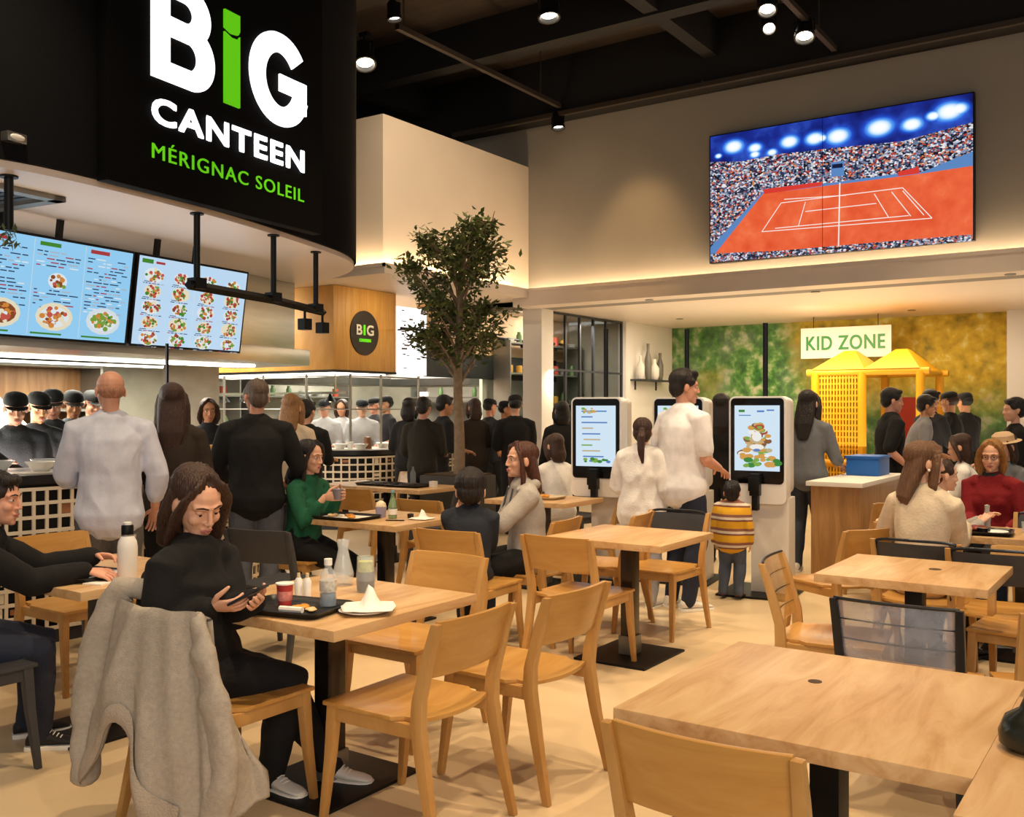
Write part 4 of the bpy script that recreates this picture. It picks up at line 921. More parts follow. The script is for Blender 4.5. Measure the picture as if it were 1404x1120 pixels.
table(-0.28, 0.5, 3.72, 4.42, 'small oak table cut by the right edge beside the clear-backed chair', steel=False)
# dark knot mark of the near table
tag(MB().lathe([(0.001, 0), (.02, 0), (.02, .0012), (.001, .0016)], 10).build('grommet', M('grommet', '#4a3524', .6), loc=(-0.86, 2.78, .75)), 'small dark round mark set in the top of the big empty table', 'cable hole')
tag(MB().lathe([(0.001, 0), (.03, 0), (.03, .0012), (.001, .0016)], 10).build('grommet', M('grommet', '#4a3524', .6), loc=(-0.98, 5.05, .75)), 'dark round mark set in the smaller empty table', 'cable hole')

# ================================================================== things on tables
Z = .75
m_tray = M('tray_black', '#121214', 0.35)
def tray(x, y, z, rz, label, w=.40, d=.30, mat=None):
    t = thing('food_tray', label, 'tray', (x, y, z), rad(rz)); mat = mat or m_tray
    def rr(w_, d_, r, n=5):
        out = []
        for sx_, sy_, a0 in ((1, -1, -90), (1, 1, 0), (-1, 1, 90), (-1, -1, 180)):
            for k in range(n+1):
                a = rad(a0+90*k/n); out.append((sx_*(w_/2-r)+r*math.cos(a), sy_*(d_/2-r)+r*math.sin(a)))
        return out
    a, b_, c_, e_ = rr(w-.04, d-.04, .03), rr(w, d, .045), rr(w-.012, d-.012, .04), rr(w-.05, d-.05, .028)
    MB().rings([[V(p[0], p[1], .001) for p in a], [V(p[0], p[1], .024) for p in b_], [V(p[0], p[1], .025) for p in c_], [V(p[0], p[1], .006) for p in e_]]).build('body', mat, t, ang=50)
    return t
def revolve(name, label, cat, x, y, z, prof, mat, n=20, group=None, rest=()):
    t = thing(name, label, cat, (x, y, z), 0, group) if rest else None
    if rest:
        MB().lathe(prof, n).build('body', mat, t)
        for nm, pr, mt in rest: MB().lathe(pr, n).build(nm, mt, t)
        return t
    o = MB().lathe(prof, n).build(name, mat, loc=(x, y, z)); return tag(o, label, cat, group)
m_pet = M('bottle_clear', '#e6f0f6', 0.06, alpha=.28, spec=.8); m_cap = M('cap_white', '#f1efea', .4); m_red = M('cup_red', '#c2403c', .35); m_blk = M('drink_dark', '#1b1413', .12)
m_nap = M('napkin_white', '#efeae2', .8); m_food = M('food_brown', '#b4763a', .6, var=.4, vscale=40); m_salad = M('salad', '#8a9a3a', .6, var=.4, vscale=40); m_paper = M('paper_white', '#e9e3d8', .8)
def blob_food(name, label, cat, x, y, z, r, mat, seed=1, h=.5, group=None):
    rnd = random.Random(seed); mb = MB()
    for k in range(9):
        a = rnd.uniform(0, 6.28); q = r*.6*math.sqrt(rnd.random()); mb.ell((q*math.cos(a), q*math.sin(a), r*h*.45), (r*rnd.uniform(.3, .5), r*rnd.uniform(.3, .5), r*h*rnd.uniform(.35, .5)), 0, 9, 6)
    return tag(mb.build(name, mat, loc=(x, y, z)), label, cat, group)
def plate(x, y, z, r, label): return revolve('plate', label, 'plate', x, y, z, [(.001, 0), (r*.6, 0), (r, .014), (r-.004, .017), (r*.6, .004), (.001, .004)], m_white, 24)
# --- the tray table
tray(-2.83, 2.62, Z, 12, 'black food tray on the table in front of the woman with the phone', .40, .30)
revolve('juice_bottle', 'clear plastic bottle with white cap standing on the black tray', 'bottle', -2.755, 2.735, Z+.006, [(.001, 0), (.031, .002), (.033, .02), (.033, .10), (.030, .125), (.014, .15), (.013, .165)], m_pet, 20,
        rest=(('drink', [(.001, .004), (.029, .006), (.030, .05), (.001, .052)], M('water_blue', '#7d9fc2', .1, trans=.6)), ('label_band', [(.0335, .06), (.0337, .062), (.0337, .10), (.0335, .102)], M('band_grey', '#c9c4b8', .5, var=.3, vscale=60)), ('cap', [(.001, .16), (.016, .16), (.016, .185), (.001, .186)], m_cap)))
revolve('paper_cup', 'red paper cup on the black tray beside the phone', 'cup', -2.885, 2.63, Z+.006, [(.001, 0), (.024, 0), (.033, .088), (.035, .09), (.031, .09), (.026, .01), (.001, .01)], m_red, 22,
        rest=(('cup_band', [(.0272, .025), (.0276, .025), (.0315, .06), (.0310, .062)], M('cup_pink', '#e08a80', .5, var=.3, vscale=50)), ('rim', [(.031, .088), (.036, .088), (.036, .093), (.031, .093)], m_cap)))
for k, (x, y, lb) in enumerate(((-2.99, 2.80, 'small white sauce bottle behind the red cup, left of its twin'), (-2.955, 2.815, 'small white sauce bottle behind the red cup, right of its twin'))):
    revolve('sauce_bottle', lb, 'sauce bottle', x, y, Z, [(.001, 0), (.016, 0), (.017, .07), (.009, .085), (.001, .086)], m_cap, 14, 'sauce bottles', rest=(('cap', [(.001, .086), (.008, .086), (.006, .104), (.001, .105)], M('cap_tan', '#d9c49a', .5)),))
revolve('glass_jar', 'dark drink in a clear tumbler with yellow green top beside the tray', 'glass', -2.86, 3.06, Z, [(.001, 0), (.036, 0), (.042, .05), (.038, .10), (.036, .15), (.034, .15), (.035, .10), (.039, .05), (.001, .006)], m_pet, 22,
        rest=(('drink', [(.001, .007), (.036, .008), (.0385, .05), (.036, .085), (.001, .086)], m_blk), ('garnish', [(.001, .086), (.033, .087), (.032, .13), (.001, .135)], M('garnish', '#c6cc3c', .5, var=.3, vscale=60))))
revolve('carafe', 'clear empty water carafe behind the dark drink', 'carafe', -3.05, 3.12, Z, [(.001, 0), (.042, 0), (.048, .05), (.03, .12), (.022, .16), (.03, .20), (.028, .20), (.02, .16), (.028, .12), (.045, .05), (.001, .006)], m_pet, 22)
blob_food('pastry', 'golden baked snack on the black tray beside the red cup', 'food', -2.80, 2.63, Z+.007, .04, M('pastry', '#d08a2c', .5, var=.3, vscale=40), 3)
blob_food('bread_bit', 'pale piece of bread on the black tray near its front edge', 'food', -2.735, 2.62, Z+.007, .03, M('bread', '#dcb98a', .6, var=.2, vscale=40), 4)
tag(MB().tube([V(-.05, 0, .006), V(.05, .02, .008)], .012, 8).build('snack_wrapper', m_nap, loc=(-2.79, 2.565, Z+.008)), 'small white crumpled wrapper on the near edge of the black tray', 'wrapper')
plate(-2.565, 2.74, Z, .10, 'white plate under the crumpled napkin on the tray table')
def napkin(x, y, z, s, rz, label, seed=2):
    rnd = random.Random(seed); n = 14; vs = []; fs = []
    for j in range(n+1):
        for i in range(n+1):
            u, v = i/n-.5, j/n-.5; r = math.hypot(u, v); h = s*(.42*math.exp(-((u-.02)/.13)**2-((v)/.22)**2)+.10*math.exp(-((u+.25)/.1)**2)*(1-abs(v)*1.5)+.05*math.sin(9*u+4*v)+.03*math.sin(15*v-3*u))
            vs.append(V(u*s*(1-.25*abs(v)), v*s*(1-.3*abs(u)), max(0.002, h*(1-1.3*r))+.004))
    for j in range(n):
        for i in range(n): a = j*(n+1)+i; fs.append((a, a+1, a+n+2, a+n+1))
    o = MB().add(vs, fs).build('paper_napkin', m_nap, loc=(x, y, z), rz=rad(rz), ang=60); sm = o.modifiers.new('s', 'SOLIDIFY'); sm.thickness = .003; sm.offset = 1
    return tag(o, label, 'napkin')
napkin(-2.555, 2.75, Z+.016, .21, 40, 'crumpled white paper napkin on the white plate')
# --- the thermos table
t = thing('thermos_bottle', 'white steel thermos bottle with black lid on the left table', 'bottle', (-3.955, 2.66, Z))
MB().lathe([(.001, 0), (.041, 0), (.044, .006), (.044, .15), (.040, .175), (.028, .20), (.025, .205)], 28).build('body', M('thermos_white', '#eceae6', .35), t)
MB().lathe([(.001, .205), (.026, .205), (.027, .208), (.027, .245), (.024, .25), (.001, .252)], 24).build('lid', m_bm, t)
MB().lathe([(.027, .20), (.0285, .20), (.0285, .207), (.027, .207)], 24).build('collar_ring', m_ss, t)
MB().lathe([(.001, .25), (.018, .25), (.018, .262), (.001, .264)], 18).build('spout_cap', m_cap, t)
tray(-4.22, 2.58, Z, 8, 'black tray under the hands of the man in the black sweater', .42, .30)
plate(-4.10, 2.60, Z+.008, .11, 'white plate of food on the tray near the white thermos')
blob_food('meal', 'pink and brown meal on the plate near the white thermos', 'food', -4.10, 2.60, Z+.014, .085, M('meal_pink', '#cf8f78', .6, var=.4, vscale=30), 6, .35)
revolve('water_glass', 'tall clear glass behind the meal on the thermos table', 'glass', -4.33, 2.92, Z, [(.001, 0), (.03, 0), (.034, .15), (.032, .15), (.028, .008), (.001, .008)], m_pet, 20)
tag(MB().cbox((0, 0, .003), (.10, .07, .006)).build('folded_napkin', m_nap, loc=(-3.97, 2.52, Z), rz=.3), 'folded white napkin lying at the foot of the thermos', 'napkin')
# --- the green woman's table
tray(-4.88, 5.02, Z, 4, 'black tray with paper liner and food before the woman in green', .44, .32)
tag(MB().cbox((0, 0, .009), (.36, .24, .004)).build('tray_liner', m_paper, loc=(-4.88, 5.02, Z), rz=rad(6)), 'white paper liner on the tray before the woman in green', 'paper')
for k, (dx, dy, s) in enumerate(((-.10, -.03, .045), (.0, .03, .04), (.09, -.04, .038))):
    blob_food('meal', ('pale bread on the near side of the liner tray', 'brown fries heap in the middle of the liner tray', 'golden bite on the right of the liner tray')[k], 'food', -4.88+dx, 5.02+dy, Z+.012, s, (M('bread', '#dcb98a'), m_food, M('pastry', '#d08a2c'))[k], 10+k)
revolve('dessert_cup', 'lilac dessert cup with cream top on the green woman\'s tray', 'cup', -4.73, 5.22, Z, [(.001, 0), (.034, 0), (.042, .075), (.001, .076)], M('cup_lilac', '#a9a0b8', .5), 20, rest=(('cream_top', [(.001, .075), (.04, .076), (.034, .10), (.018, .115), (.001, .12)], M('cream', '#e8d2b0', .6, var=.3, vscale=50)),))
revolve('water_bottle', 'green glass water bottle on the table of the woman in green', 'bottle', -4.60, 5.20, Z, [(.001, 0), (.030, 0), (.032, .08), (.026, .115), (.013, .155), (.012, .185)], M('bottle_green', '#9dc7a4', .1, trans=.7), 18, rest=(('label_band', [(.0325, .03), (.033, .03), (.033, .07), (.0325, .07)], m_cap), ('cap', [(.001, .185), (.013, .185), (.013, .20), (.001, .20)], M('cap_blue', '#7fb0c9', .5))))
revolve('salt_shaker', 'little dark shaker at the end of the liner tray', 'shaker', -4.52, 5.30, Z, [(.001, 0), (.022, 0), (.024, .03), (.001, .035)], m_blk, 14)
tag(MB().cbox((0, 0, .004), (.13, .02, .007)).build('cutlery', m_blk, loc=(-4.49, 5.10, Z), rz=.5), 'dark plastic cutlery lying right of the liner tray', 'cutlery')
napkin(-4.40, 5.28, Z, .16, 10, 'flat white napkin on the table near the boy', 5)
t = thing('drink_cup', 'clear plastic cup lifted in the hands of the woman in green', 'cup', (-4.92, 4.98, .885))
MB().lathe([(.001, 0), (.030, 0), (.043, .07), (.041, .07), (.028, .006), (.001, .006)], 20).build('body', M('cup_clear', '#cfc6d8', .2, trans=.6), t)
MB().lathe([(.001, .068), (.044, .068), (.045, .076), (.001, .08)], 20).build('lid', M('cup_clear', '#cfc6d8'), t)
# --- long back table
for k, x in enumerate((-6.75, -6.35)):
    tray(x, 7.42, Z, 5, ('dark tray on the long back table, farther along from the tree', 'dark tray on the long back table, nearer the tree')[k], .42, .32)
    blob_food('meal', ('dark leftovers on the farther tray of the long back table', 'dark leftovers on the tray nearer the tree')[k], 'food', x, 7.42, Z+.008, .13, M('meal_dark', '#2a2622', .5, var=.5, vscale=30), 30+k, .25)
tag(MB().cbox((0, 0, .03), (.06, .06, .06)).build('napkin_box', m_paper, loc=(-6.1, 7.5, Z)), 'small pale box at the tree end of the long back table', 'box')
revolve('water_bottle', 'slim bottle standing behind the dark trays', 'bottle', -6.55, 7.72, Z, [(.001, 0), (.03, 0), (.03, .11), (.012, .15), (.012, .18), (.001, .18)], M('bottle_grey', '#8f99a0', .15, trans=.5), 16)
# --- right table of the person in red
tray(-1.04, 6.66, Z, 5, 'black tray with a meal on the table of the person in red', .40, .30)
blob_food('meal', 'red and brown meal on the tray before the person in red', 'food', -1.07, 6.67, Z+.008, .09, M('meal_red', '#7a2c22', .5, var=.5, vscale=30), 40, .5)
plate(-0.94, 6.64, Z+.008, .075, 'white plate at the right side of the tray before the person in red')
revolve('pepper_mill', 'tall clear grinder behind the tray before the person in red', 'shaker', -1.02, 6.86, Z, [(.001, 0), (.024, 0), (.02, .05), (.024, .08), (.014, .13), (.016, .16), (.001, .165)], M('mill_clear', '#d9d4cc', .15, trans=.4), 16)
revolve('sauce_pot', 'dark round sauce pot on the tray before the person in red', 'pot', -1.0, 6.60, Z+.008, [(.001, 0), (.035, 0), (.04, .035), (.001, .036)], m_blk, 16)
revolve('water_glass', 'small clear glass at the corner of the table before the person in red', 'glass', -0.80, 6.85, Z, [(.001, 0), (.02, 0), (.024, .07), (.022, .07), (.018, .006), (.001, .006)], m_pet, 16)
# --- lower right table
revolve('dark_bowl', 'dark green bowl with a lid on the table at the lower right corner', 'bowl', -0.275, 2.50, Z, [(.001, 0), (.05, 0), (.072, .015), (.074, .04), (.06, .075), (.03, .095), (.02, .12), (.001, .125)], M('bowl_dark', '#24261f', .25, var=.4, vscale=10), 24)
# --- table left of first kiosk
tray(-4.55, 7.1, Z, 0, 'pale tray on the table left of the first kiosk', .36, .26, M('tray_pale', '#c8b89a', .5))
blob_food('meal', 'small yellow meal on the pale tray left of the first kiosk', 'food', -4.55, 7.1, Z+.008, .07, M('pastry', '#d08a2c'), 44)
# paper bags by the green woman's chair
for k, (x, y, s) in enumerate(((-4.42, 4.52, .30), (-4.20, 4.58, .26))):
    t = thing('paper_bag', ('crumpled kraft paper bag on the floor under the green woman\'s table, larger one', 'crumpled kraft paper bag on the floor under the green woman\'s table, smaller one')[k], 'bag', (x, y, 0), .4*k, 'paper bags on the floor')
    rnd = random.Random(50+k); rg = []
    for z, w_ in ((0, 1), (.35, 1.02), (.75, .95), (1.1, .9), (1.3, .85)):
        rg.append([V(s*.42*w_*(math.cos(a)*1.1)*(1+rnd.uniform(-.08, .08)), s*.30*w_*math.sin(a)*(1+rnd.uniform(-.1, .1)), z*s+rnd.uniform(-.012, .012)*(z > 0)) for a in [2*PI*i/14 for i in range(14)]])
    MB().rings(rg).build('body', M('kraft', '#c79a5c', .8, var=.15, vscale=15), t, ang=25)
    MB().tube(spline([(-.05, 0, 1.28*s), (-.04, .01, 1.5*s), (.04, .01, 1.5*s), (.05, 0, 1.28*s)], 4), .005, 6).build('handle', M('kraft', '#c79a5c'), t)
# ================================================================== people
from mathutils import noise as mnoise
TMP = bpy.data.scenes.new('work_scene')
def remesh(mb, vox, smooth=4, fac=0.5):
    """one continuous skin over the overlapping closed shapes of mb: (verts, faces)"""
    me = bpy.data.meshes.new('r'); me.from_pydata(mb.v, [], mb.f)
    bm = bmesh.new(); bm.from_mesh(me); bmesh.ops.recalc_face_normals(bm, faces=bm.faces); bm.to_mesh(me); bm.free()
    o = bpy.data.objects.new('r', me); TMP.collection.objects.link(o)
    r = o.modifiers.new('r', 'REMESH'); r.mode = 'VOXEL'; r.voxel_size = vox
    s = o.modifiers.new('s', 'SMOOTH'); s.iterations = smooth; s.factor = fac
    vl = TMP.view_layers[0]; vl.update(); dg = vl.depsgraph
    e = bpy.data.meshes.new_from_object(o.evaluated_get(dg))
    vs = [v.co.copy() for v in e.vertices]; ns = [v.normal.copy() for v in e.vertices]; fs = [tuple(p.vertices) for p in e.polygons]
    bpy.data.objects.remove(o); bpy.data.meshes.remove(me); bpy.data.meshes.remove(e)
    return vs, fs, ns
def cloth_ripple(vs, ns, amp, freq, seed=0.0):
    out = []
    for p, n in zip(vs, ns):
        q = V(p.x*freq+seed, p.y*freq, p.z*freq*.55)
        k = 1-abs(mnoise.noise(q))*2.2
        out.append(p+n*amp*(k+.5*mnoise.noise(q*2.3)))
    return out
def ik(a, target, l1, l2, hint):
    d = target-a; L = d.length
    if L > (l1+l2)*.995: target = a+d*((l1+l2)*.995/L); d = target-a; L = d.length
    if L < abs(l1-l2)+.02: L = abs(l1-l2)+.02
    x = (l1*l1-l2*l2+L*L)/(2*L); h = math.sqrt(max(0, l1*l1-x*x)); dn = d.normalized(); hn = hint-dn*hint.dot(dn)
    if hn.length < 1e-4: hn = V(0, -1, 0)
    return a+dn*x+hn.normalized()*h, target
SKIN = {'fair': M('skin_fair', '#dfab8e', .5, var=.05, vscale=14), 'pink': M('skin_pink', '#d99f84', .5, var=.05, vscale=14), 'tan': M('skin_tan', '#c48d68', .5, var=.05, vscale=14), 'brown': M('skin_brown', '#8e5f44', .5)}
def hairm(name, col): return M('hair_'+name, col, .45, var=.35, vscale=26, stretch=(6, 6, .7), bump=.5, bscale=30)
HAIR = {k: hairm(k, c) for k, c in {'brown': '#3a241a', 'dark': '#1d1513', 'black': '#100d0d', 'light': '#8a6238', 'grey': '#5a4a40', 'reddish': '#4c2a1c', 'golden': '#9a6c38', 'stubble': '#b07d62', 'midbrown': '#6a4a32'}.items()}
def cl(name, col, rough=.85, **kw):
    kw.setdefault('var', .06); kw.setdefault('vscale', 18); return M('cloth_'+name, col, rough, bump=kw.pop('bump', .25), bscale=kw.pop('bscale', 90), **kw)
m_eye = M('eye_white', '#e8e2dc', .25); m_iris = M('eye_iris', '#2a1a12', .2); m_lip = M('lip', '#b97268', .5); m_frame = M('spectacle_frame', '#15130f', .3)
def head_shape(f=False):
    mb = MB()
    mb.ell((0, -.014, .034), (.074, .094, .080)).ell((0, .022, -.030), (.061, .060, .080)).ell((0, .042, -.074), (.043, .040, .036)).ell((0, .066, -.096), (.018, .018, .015))
    for s in (-1, 1):
        mb.ell((s*.034, .054, -.026), (.025, .023, .024)); mb.ell((s*.077, -.012, -.008), (.009, .019, .030)); mb.ell((s*.009, .090, -.032), (.008, .009, .0065))
    mb.tube([V(-.046, .060, .024), V(-.02, .076, .025), V(.02, .076, .025), V(.046, .060, .024)], .011, 8, rnd=True)
    mb.tube([V(0, .078, .020), V(0, .091, -.008), V(0, .098, -.028)], [.008, .0085, .0095], 8, rnd=True)
    mb.ell((0, .079, -.057), (.022, .011, .007)).ell((0, .078, -.069), (.018, .011, .008))
    return mb
def hair_shape(style, rnd):
    mb = MB()
    if style in ('short', 'crop', 'boy'):
        g = {'short': .006, 'crop': .001, 'boy': .012}[style]
        mb.ell((0, -.024, .048), (.077+g, .094+g, .078+g)).ell((0, -.060, -.005), (.066+g, .050+g, .072))
        for s in (-1, 1): mb.ell((s*.058, .0, .035), (.022+g, .05, .036))
        if style != 'crop':
            for k in range(9): mb.ell((-.05+.0125*k, .052-.0007*(k-4)**2, .088+rnd.uniform(-.004, .006)), (.018, .03, .02))
    elif style == 'bald':
        mb.ell((0, -.040, -.004), (.0735, .070, .046))
    elif style in ('long', 'lob', 'pony', 'bob', 'half'):
        mb.ell((0, -.036, .050), (.084, .100, .082)).ell((0, -.055, -.01), (.080, .062, .085))
        if style == 'bob':
            mb.tube([V(0, -.05, .0), V(0, -.058, -.09), V(0, -.045, -.13)], [(.085, .055), (.088, .052), (.08, .045)], 18, up=(0, 1, 0), rnd=True)
        if style in ('long', 'half'):
            e_ = -.33 if style == 'long' else -.26
            mb.tube([V(0, -.05, .02), V(0, -.085, -.10), V(0, -.112, -.20), V(0, -.105, e_)], [(.086, .055), (.092, .048), (.088, .038), (.05, .02)], 18, up=(0, 1, 0), rnd=True)
        if style == 'lob':
            mb.tube([V(0, -.045, .02), V(0, -.068, -.08), V(0, -.075, -.19)], [(.088, .06), (.100, .055), (.085, .034)], 18, up=(0, 1, 0), rnd=True)
        if style == 'pony':
            mb.ell((0, -.12, .01), (.028, .024, .028)); mb.tube([V(0, -.118, .01), V(.0, -.150, -.05), V(0, -.150, -.16), V(.01, -.135, -.27)], [(.026, .022), (.036, .026), (.034, .024), (.012, .01)], 12, up=(0, 1, 0), rnd=True)
        if style in ('long', 'lob', 'half', 'bob'):
            L = {'long': .26, 'half': .20, 'lob': .20, 'bob': .11}[style]
            for s in (-1, 1):
                mb.tube([V(s*.008, .020, .116), V(s*.040, .046, .088), V(s*.071, .036, .045), V(s*.082, .020, -.02), V(s*.088, .012, -.02-L*.5), V(s*.078, .018, -.02-L)], [(.014, .020), (.012, .026), (.013, .032), (.016, .036), (.018, .032), (.010, .016)], 12, rnd=True)
    elif style == 'cap':
        mb.ell((0, -.030, .020), (.079, .090, .075))
    return mb
def hand_mesh(mb, wr, f, n, side, curl=25, s=1.0, spread=0.0, thumb=30):
    """palm with four fingers and a thumb: f along the hand, n out of the palm, side +1 right hand"""
    f = f.normalized(); n = (n-f*n.dot(f)).normalized(); l = f.cross(n)*(1 if side > 0 else -1)   # l towards the thumb
    l = n.cross(f)*(-side) if False else (f.cross(n) if side > 0 else n.cross(f))
    P = lambda a, b, c: wr+(f*a+l*b+n*c)*s
    mb.tube([P(-.015, 0, 0), P(.012, 0, 0), P(.045, .002, .001), P(.088, .001, .002)], [(.016*s, .024*s), (.016*s, .028*s), (.0155*s, .038*s), (.011*s, .039*s)], 12, up=l, rnd=True)
    for off, L, dl in ((.029, .070, .05), (.010, .079, .015), (-.010, .073, -.02), (-.028, .057, -.07)):
        base = P(.086, off, .003); ang = rad(curl*.55+abs(off)*60); d0 = (f+l*(dl+spread*off*20)).normalized(); pts = [base-d0*.02*s, base]; d = d0
        for k, seg in enumerate((.45, .31, .24)):
            d = (d0*math.cos(ang)+n*math.sin(ang)); pts.append(pts[-1]+d*L*seg*s); ang += rad(curl)
        mb.tube(pts, [.0095*s, .0095*s, .0088*s, .0080*s, .0062*s], 8, rnd=True)
    th = rad(thumb); d = (f*math.cos(rad(48))+l*math.sin(rad(48))); b0 = P(.018, .024, .004)
    p1 = b0+(d+n*.25)*.040*s; d2 = (f*math.cos(rad(22))+l*math.sin(rad(22))+n*math.sin(th)).normalized(); p2 = p1+d2*.034*s; p3 = p2+(d2+n*.15).normalized()*.026*s
    mb.tube([b0, p1, p2, p3], [.0125*s, .0115*s, .0098*s, .0072*s], 8, rnd=True)
    return mb
class Fig: pass
def person(label, loc, face, h=1.7, sex='m', sit=None, lean=4, tilt=0, twist=0, fat=1.0, head=(0, 0, 0), hands=(None, None), hdir=(None, None), palm=(None, None), curl=22, elbow=(None, None), feet=(None, None),
           top=None, sleeve=.97, hem=-.02, puff=.016, bottom=None, bpuff=.014, shoe=None, hair=('short', 'brown'), skin='fair', q=1, world=False, face_on=True, group=None, legw=1.0, knee=(None, None), headfwd=.0, slouch=0.0, z0=0.0, ripple=.005, stance=.095, bust=None, toe=0, hs=1.0, lid=.3):
    """a clothed figure; q 2 close, 1 middle, 0 far. Targets in the figure's own frame (+y ahead, +x its right), or in world space with world=True"""
    t = thing('person', label, 'person', (loc[0], loc[1], z0), rad(face), group); s = h/1.7; fem = sex == 'f'; F = Fig(); F.t = t; rnd = random.Random(hash(label) % 1000 if False else len(label)*7+int(h*100))
    inv = (Matrix.Translation(V(loc[0], loc[1], z0)) @ Matrix.Rotation(rad(face), 4, 'Z')).inverted()
    def tgt(v):
        v = V(*v); return inv @ v if world else v
    sk = SKIN[skin]
    P = V(0, 0, .93*s) if sit is None else V(0, 0, sit+.095*s)
    le, ti = rad(lean), rad(tilt); d = V(math.sin(ti), math.sin(le), math.cos(le)*math.cos(ti)).normalized(); LT = .475*s
    S_ = P+d*LT; mid = P+d*LT*.5+V(0, -slouch-.01, 0)
    tw = rad(twist); rx = V(math.cos(tw), math.sin(tw), 0); rx = (rx-d*rx.dot(d)).normalized(); fy = d.cross(rx)
    sw = (.165 if fem else .188)*s*(1+(fat-1)*.5)
    N_ = S_+d*.05*s; up = (d*.45+V(0, .10+headfwd*4, .75)).normalized(); H = N_+up*(.155+.11*max(0, hs-1)*(1 if h > 1.5 else 0))*s
    HM = Matrix.Translation(H) @ Matrix.Rotation(rad(head[0]), 4, 'Z') @ Matrix.Rotation(rad(-head[1]), 4, 'X') @ Matrix.Rotation(rad(head[2]), 4, 'Y') @ Matrix.Diagonal((s*1.06*hs, s*1.06*hs, s*1.06*hs, 1))
    if h <= 1.5:
        k = max(s*1.06, .80)*hs; HM = Matrix.Translation(H) @ Matrix.Rotation(rad(head[0]), 4, 'Z') @ Matrix.Rotation(rad(-head[1]), 4, 'X') @ Matrix.Rotation(rad(head[2]), 4, 'Y') @ Matrix.Diagonal((k, k, k, 1))
    # torso outline: (fraction along, half width, half depth)
    if fem: prof = [(-.16, .10, .08), (-.08, .155, .11), (.03, .168, .118), (.2, .150, .108), (.38, .128, .095), (.58, .142, .105), (.78, .152, .102), (.92, .140, .082), (1.02, .085, .062)]
    else: prof = [(-.16, .10, .08), (-.08, .150, .105), (.03, .160, .115), (.2, .158, .112), (.38, .152, .108), (.58, .166, .116), (.78, .180, .114), (.92, .162, .090), (1.02, .095, .068)]
    def spine(f): 
        a = P.lerp(mid, min(1, f*2)) if f < .5 else mid.lerp(S_, (f-.5)*2); return a
    def torso(mb, infl, f0=-9.0, f1=9.0, n=20, flare=0.0):
        pts, rs = [], []
        a0, a1 = max(f0, prof[0][0]), min(f1, prof[-1][0]); fx = [p_[0] for p_ in prof]
        for f in [a0+(a1-a0)*k_/11 for k_ in range(12)]:
            w_ = float(np.interp(f, fx, [p_[1] for p_ in prof])); dp = float(np.interp(f, fx, [p_[2] for p_ in prof]))
            if flare and f < .12: w_ = max(w_, .166 if fem else .160)+flare*(.12-f)*.5; dp = max(dp, .112)+flare*(.12-f)*.5
            pts.append((spine(f) if 0 <= f <= 1 else (P+d*LT*f if f < 0 else S_+d*LT*(f-1)))); k = fat if f < .9 else 1; rs.append((w_*s*k+infl, dp*s*(k*1.05 if fat > 1 else 1)+infl))
        mb.tube(pts, rs, n, up=(0, 1, 0) if abs(twist) < 1 else (fy.x, fy.y, 0), rnd=True)
        if fem and f1 > .7:
            for sgn in (-1, 1): mb.ell(spine(.66)+rx*sgn*.068*s+fy*(.075*s+infl*.6), ((bust or .056)*s+infl*.5,)*3)
    sh, el, wr = [], [], []
    for i, sgn in enumerate((1, -1)):
        a = S_+rx*sgn*sw-d*.035*s
        tg = tgt(hands[i]) if hands[i] is not None else V(sgn*.27*s, .05*s, P.z-.10*s if sit is None else P.z+.05)
        hn = V(*elbow[i]) if elbow[i] is not None else V(sgn*.28, -.75, -.6)
        e_, w_ = ik(a, tg, .285*s, .25*s, hn); sh.append(a); el.append(e_); wr.append(w_)
    hip, kn, an = [], [], []
    for i, sgn in enumerate((1, -1)):
        a = P+V(sgn*.088*s, 0, -.01)
        tg = tgt(feet[i]) if feet[i] is not None else (V(sgn*stance*s, -.02, 0) if sit is None else V(sgn*.11*s, .42*s, 0))
        tg = V(tg.x, tg.y, tg.z+.075*s); k_, w_ = ik(a, tg, .43*s, .43*s, V(*knee[i]) if knee[i] is not None else V(sgn*.08, 1, .15 if sit is None else .6)); hip.append(a); kn.append(k_); an.append(w_)
    def arm(mb, i, infl, frac=1.0, n=12):
        a, e_, w_ = sh[i], el[i], wr[i]; R = [(0, .052), (.18, .050), (.42, .043), (.5, .040), (.56, .041), (.75, .036), (1.0, .026)]
        pts, rs = [a+(S_-a)*.35], [.055*s+infl]
        for f, r in R:
            if f > frac: 
                p = a.lerp(e_, frac*2) if frac < .5 else e_.lerp(w_, frac*2-1); pts.append(p); rs.append(r*s*(1.05 if fem is False else .92)+infl); break
            pts.append(a.lerp(e_, f*2) if f <= .5 else e_.lerp(w_, f*2-1)); rs.append(r*s*(1.05 if not fem else .92)*(1+(fat-1)*.4)+infl)
        mb.tube(pts, rs, n, rnd=True)
    def leg(mb, i, infl, n=14, upto=1.0):
        a, k_, w_ = hip[i], kn[i], an[i]; R = [(0, .074 if sit is None else .084), (.15, .084), (.35, .070), (.5, .056), (.62, .054), (.75, .050), (.9, .038), (1, .034)]
        pts, rs = [], []
        for f, r in R:
            if f > upto: break
            pts.append(a.lerp(k_, f*2) if f <= .5 else k_.lerp(w_, f*2-1)+ (V(0, -.012, 0)*s if .55 < f < .85 else V(0, 0, 0))); rs.append(r*s*legw+infl)
        mb.tube(pts, rs, n, rnd=True)
    vox = {2: .011, 1: .014, 0: .020}[q]
    # ---- body
    bd = MB(); torso(bd, 0)
    for i in (0, 1): arm(bd, i, 0); leg(bd, i, 0); bd.ell(an[i]+V(0, .03, -.03), (.03*s, .07*s, .03*s)) if q == 0 or shoe is None else None
    hc = HM @ V(0, -.02, -.05)
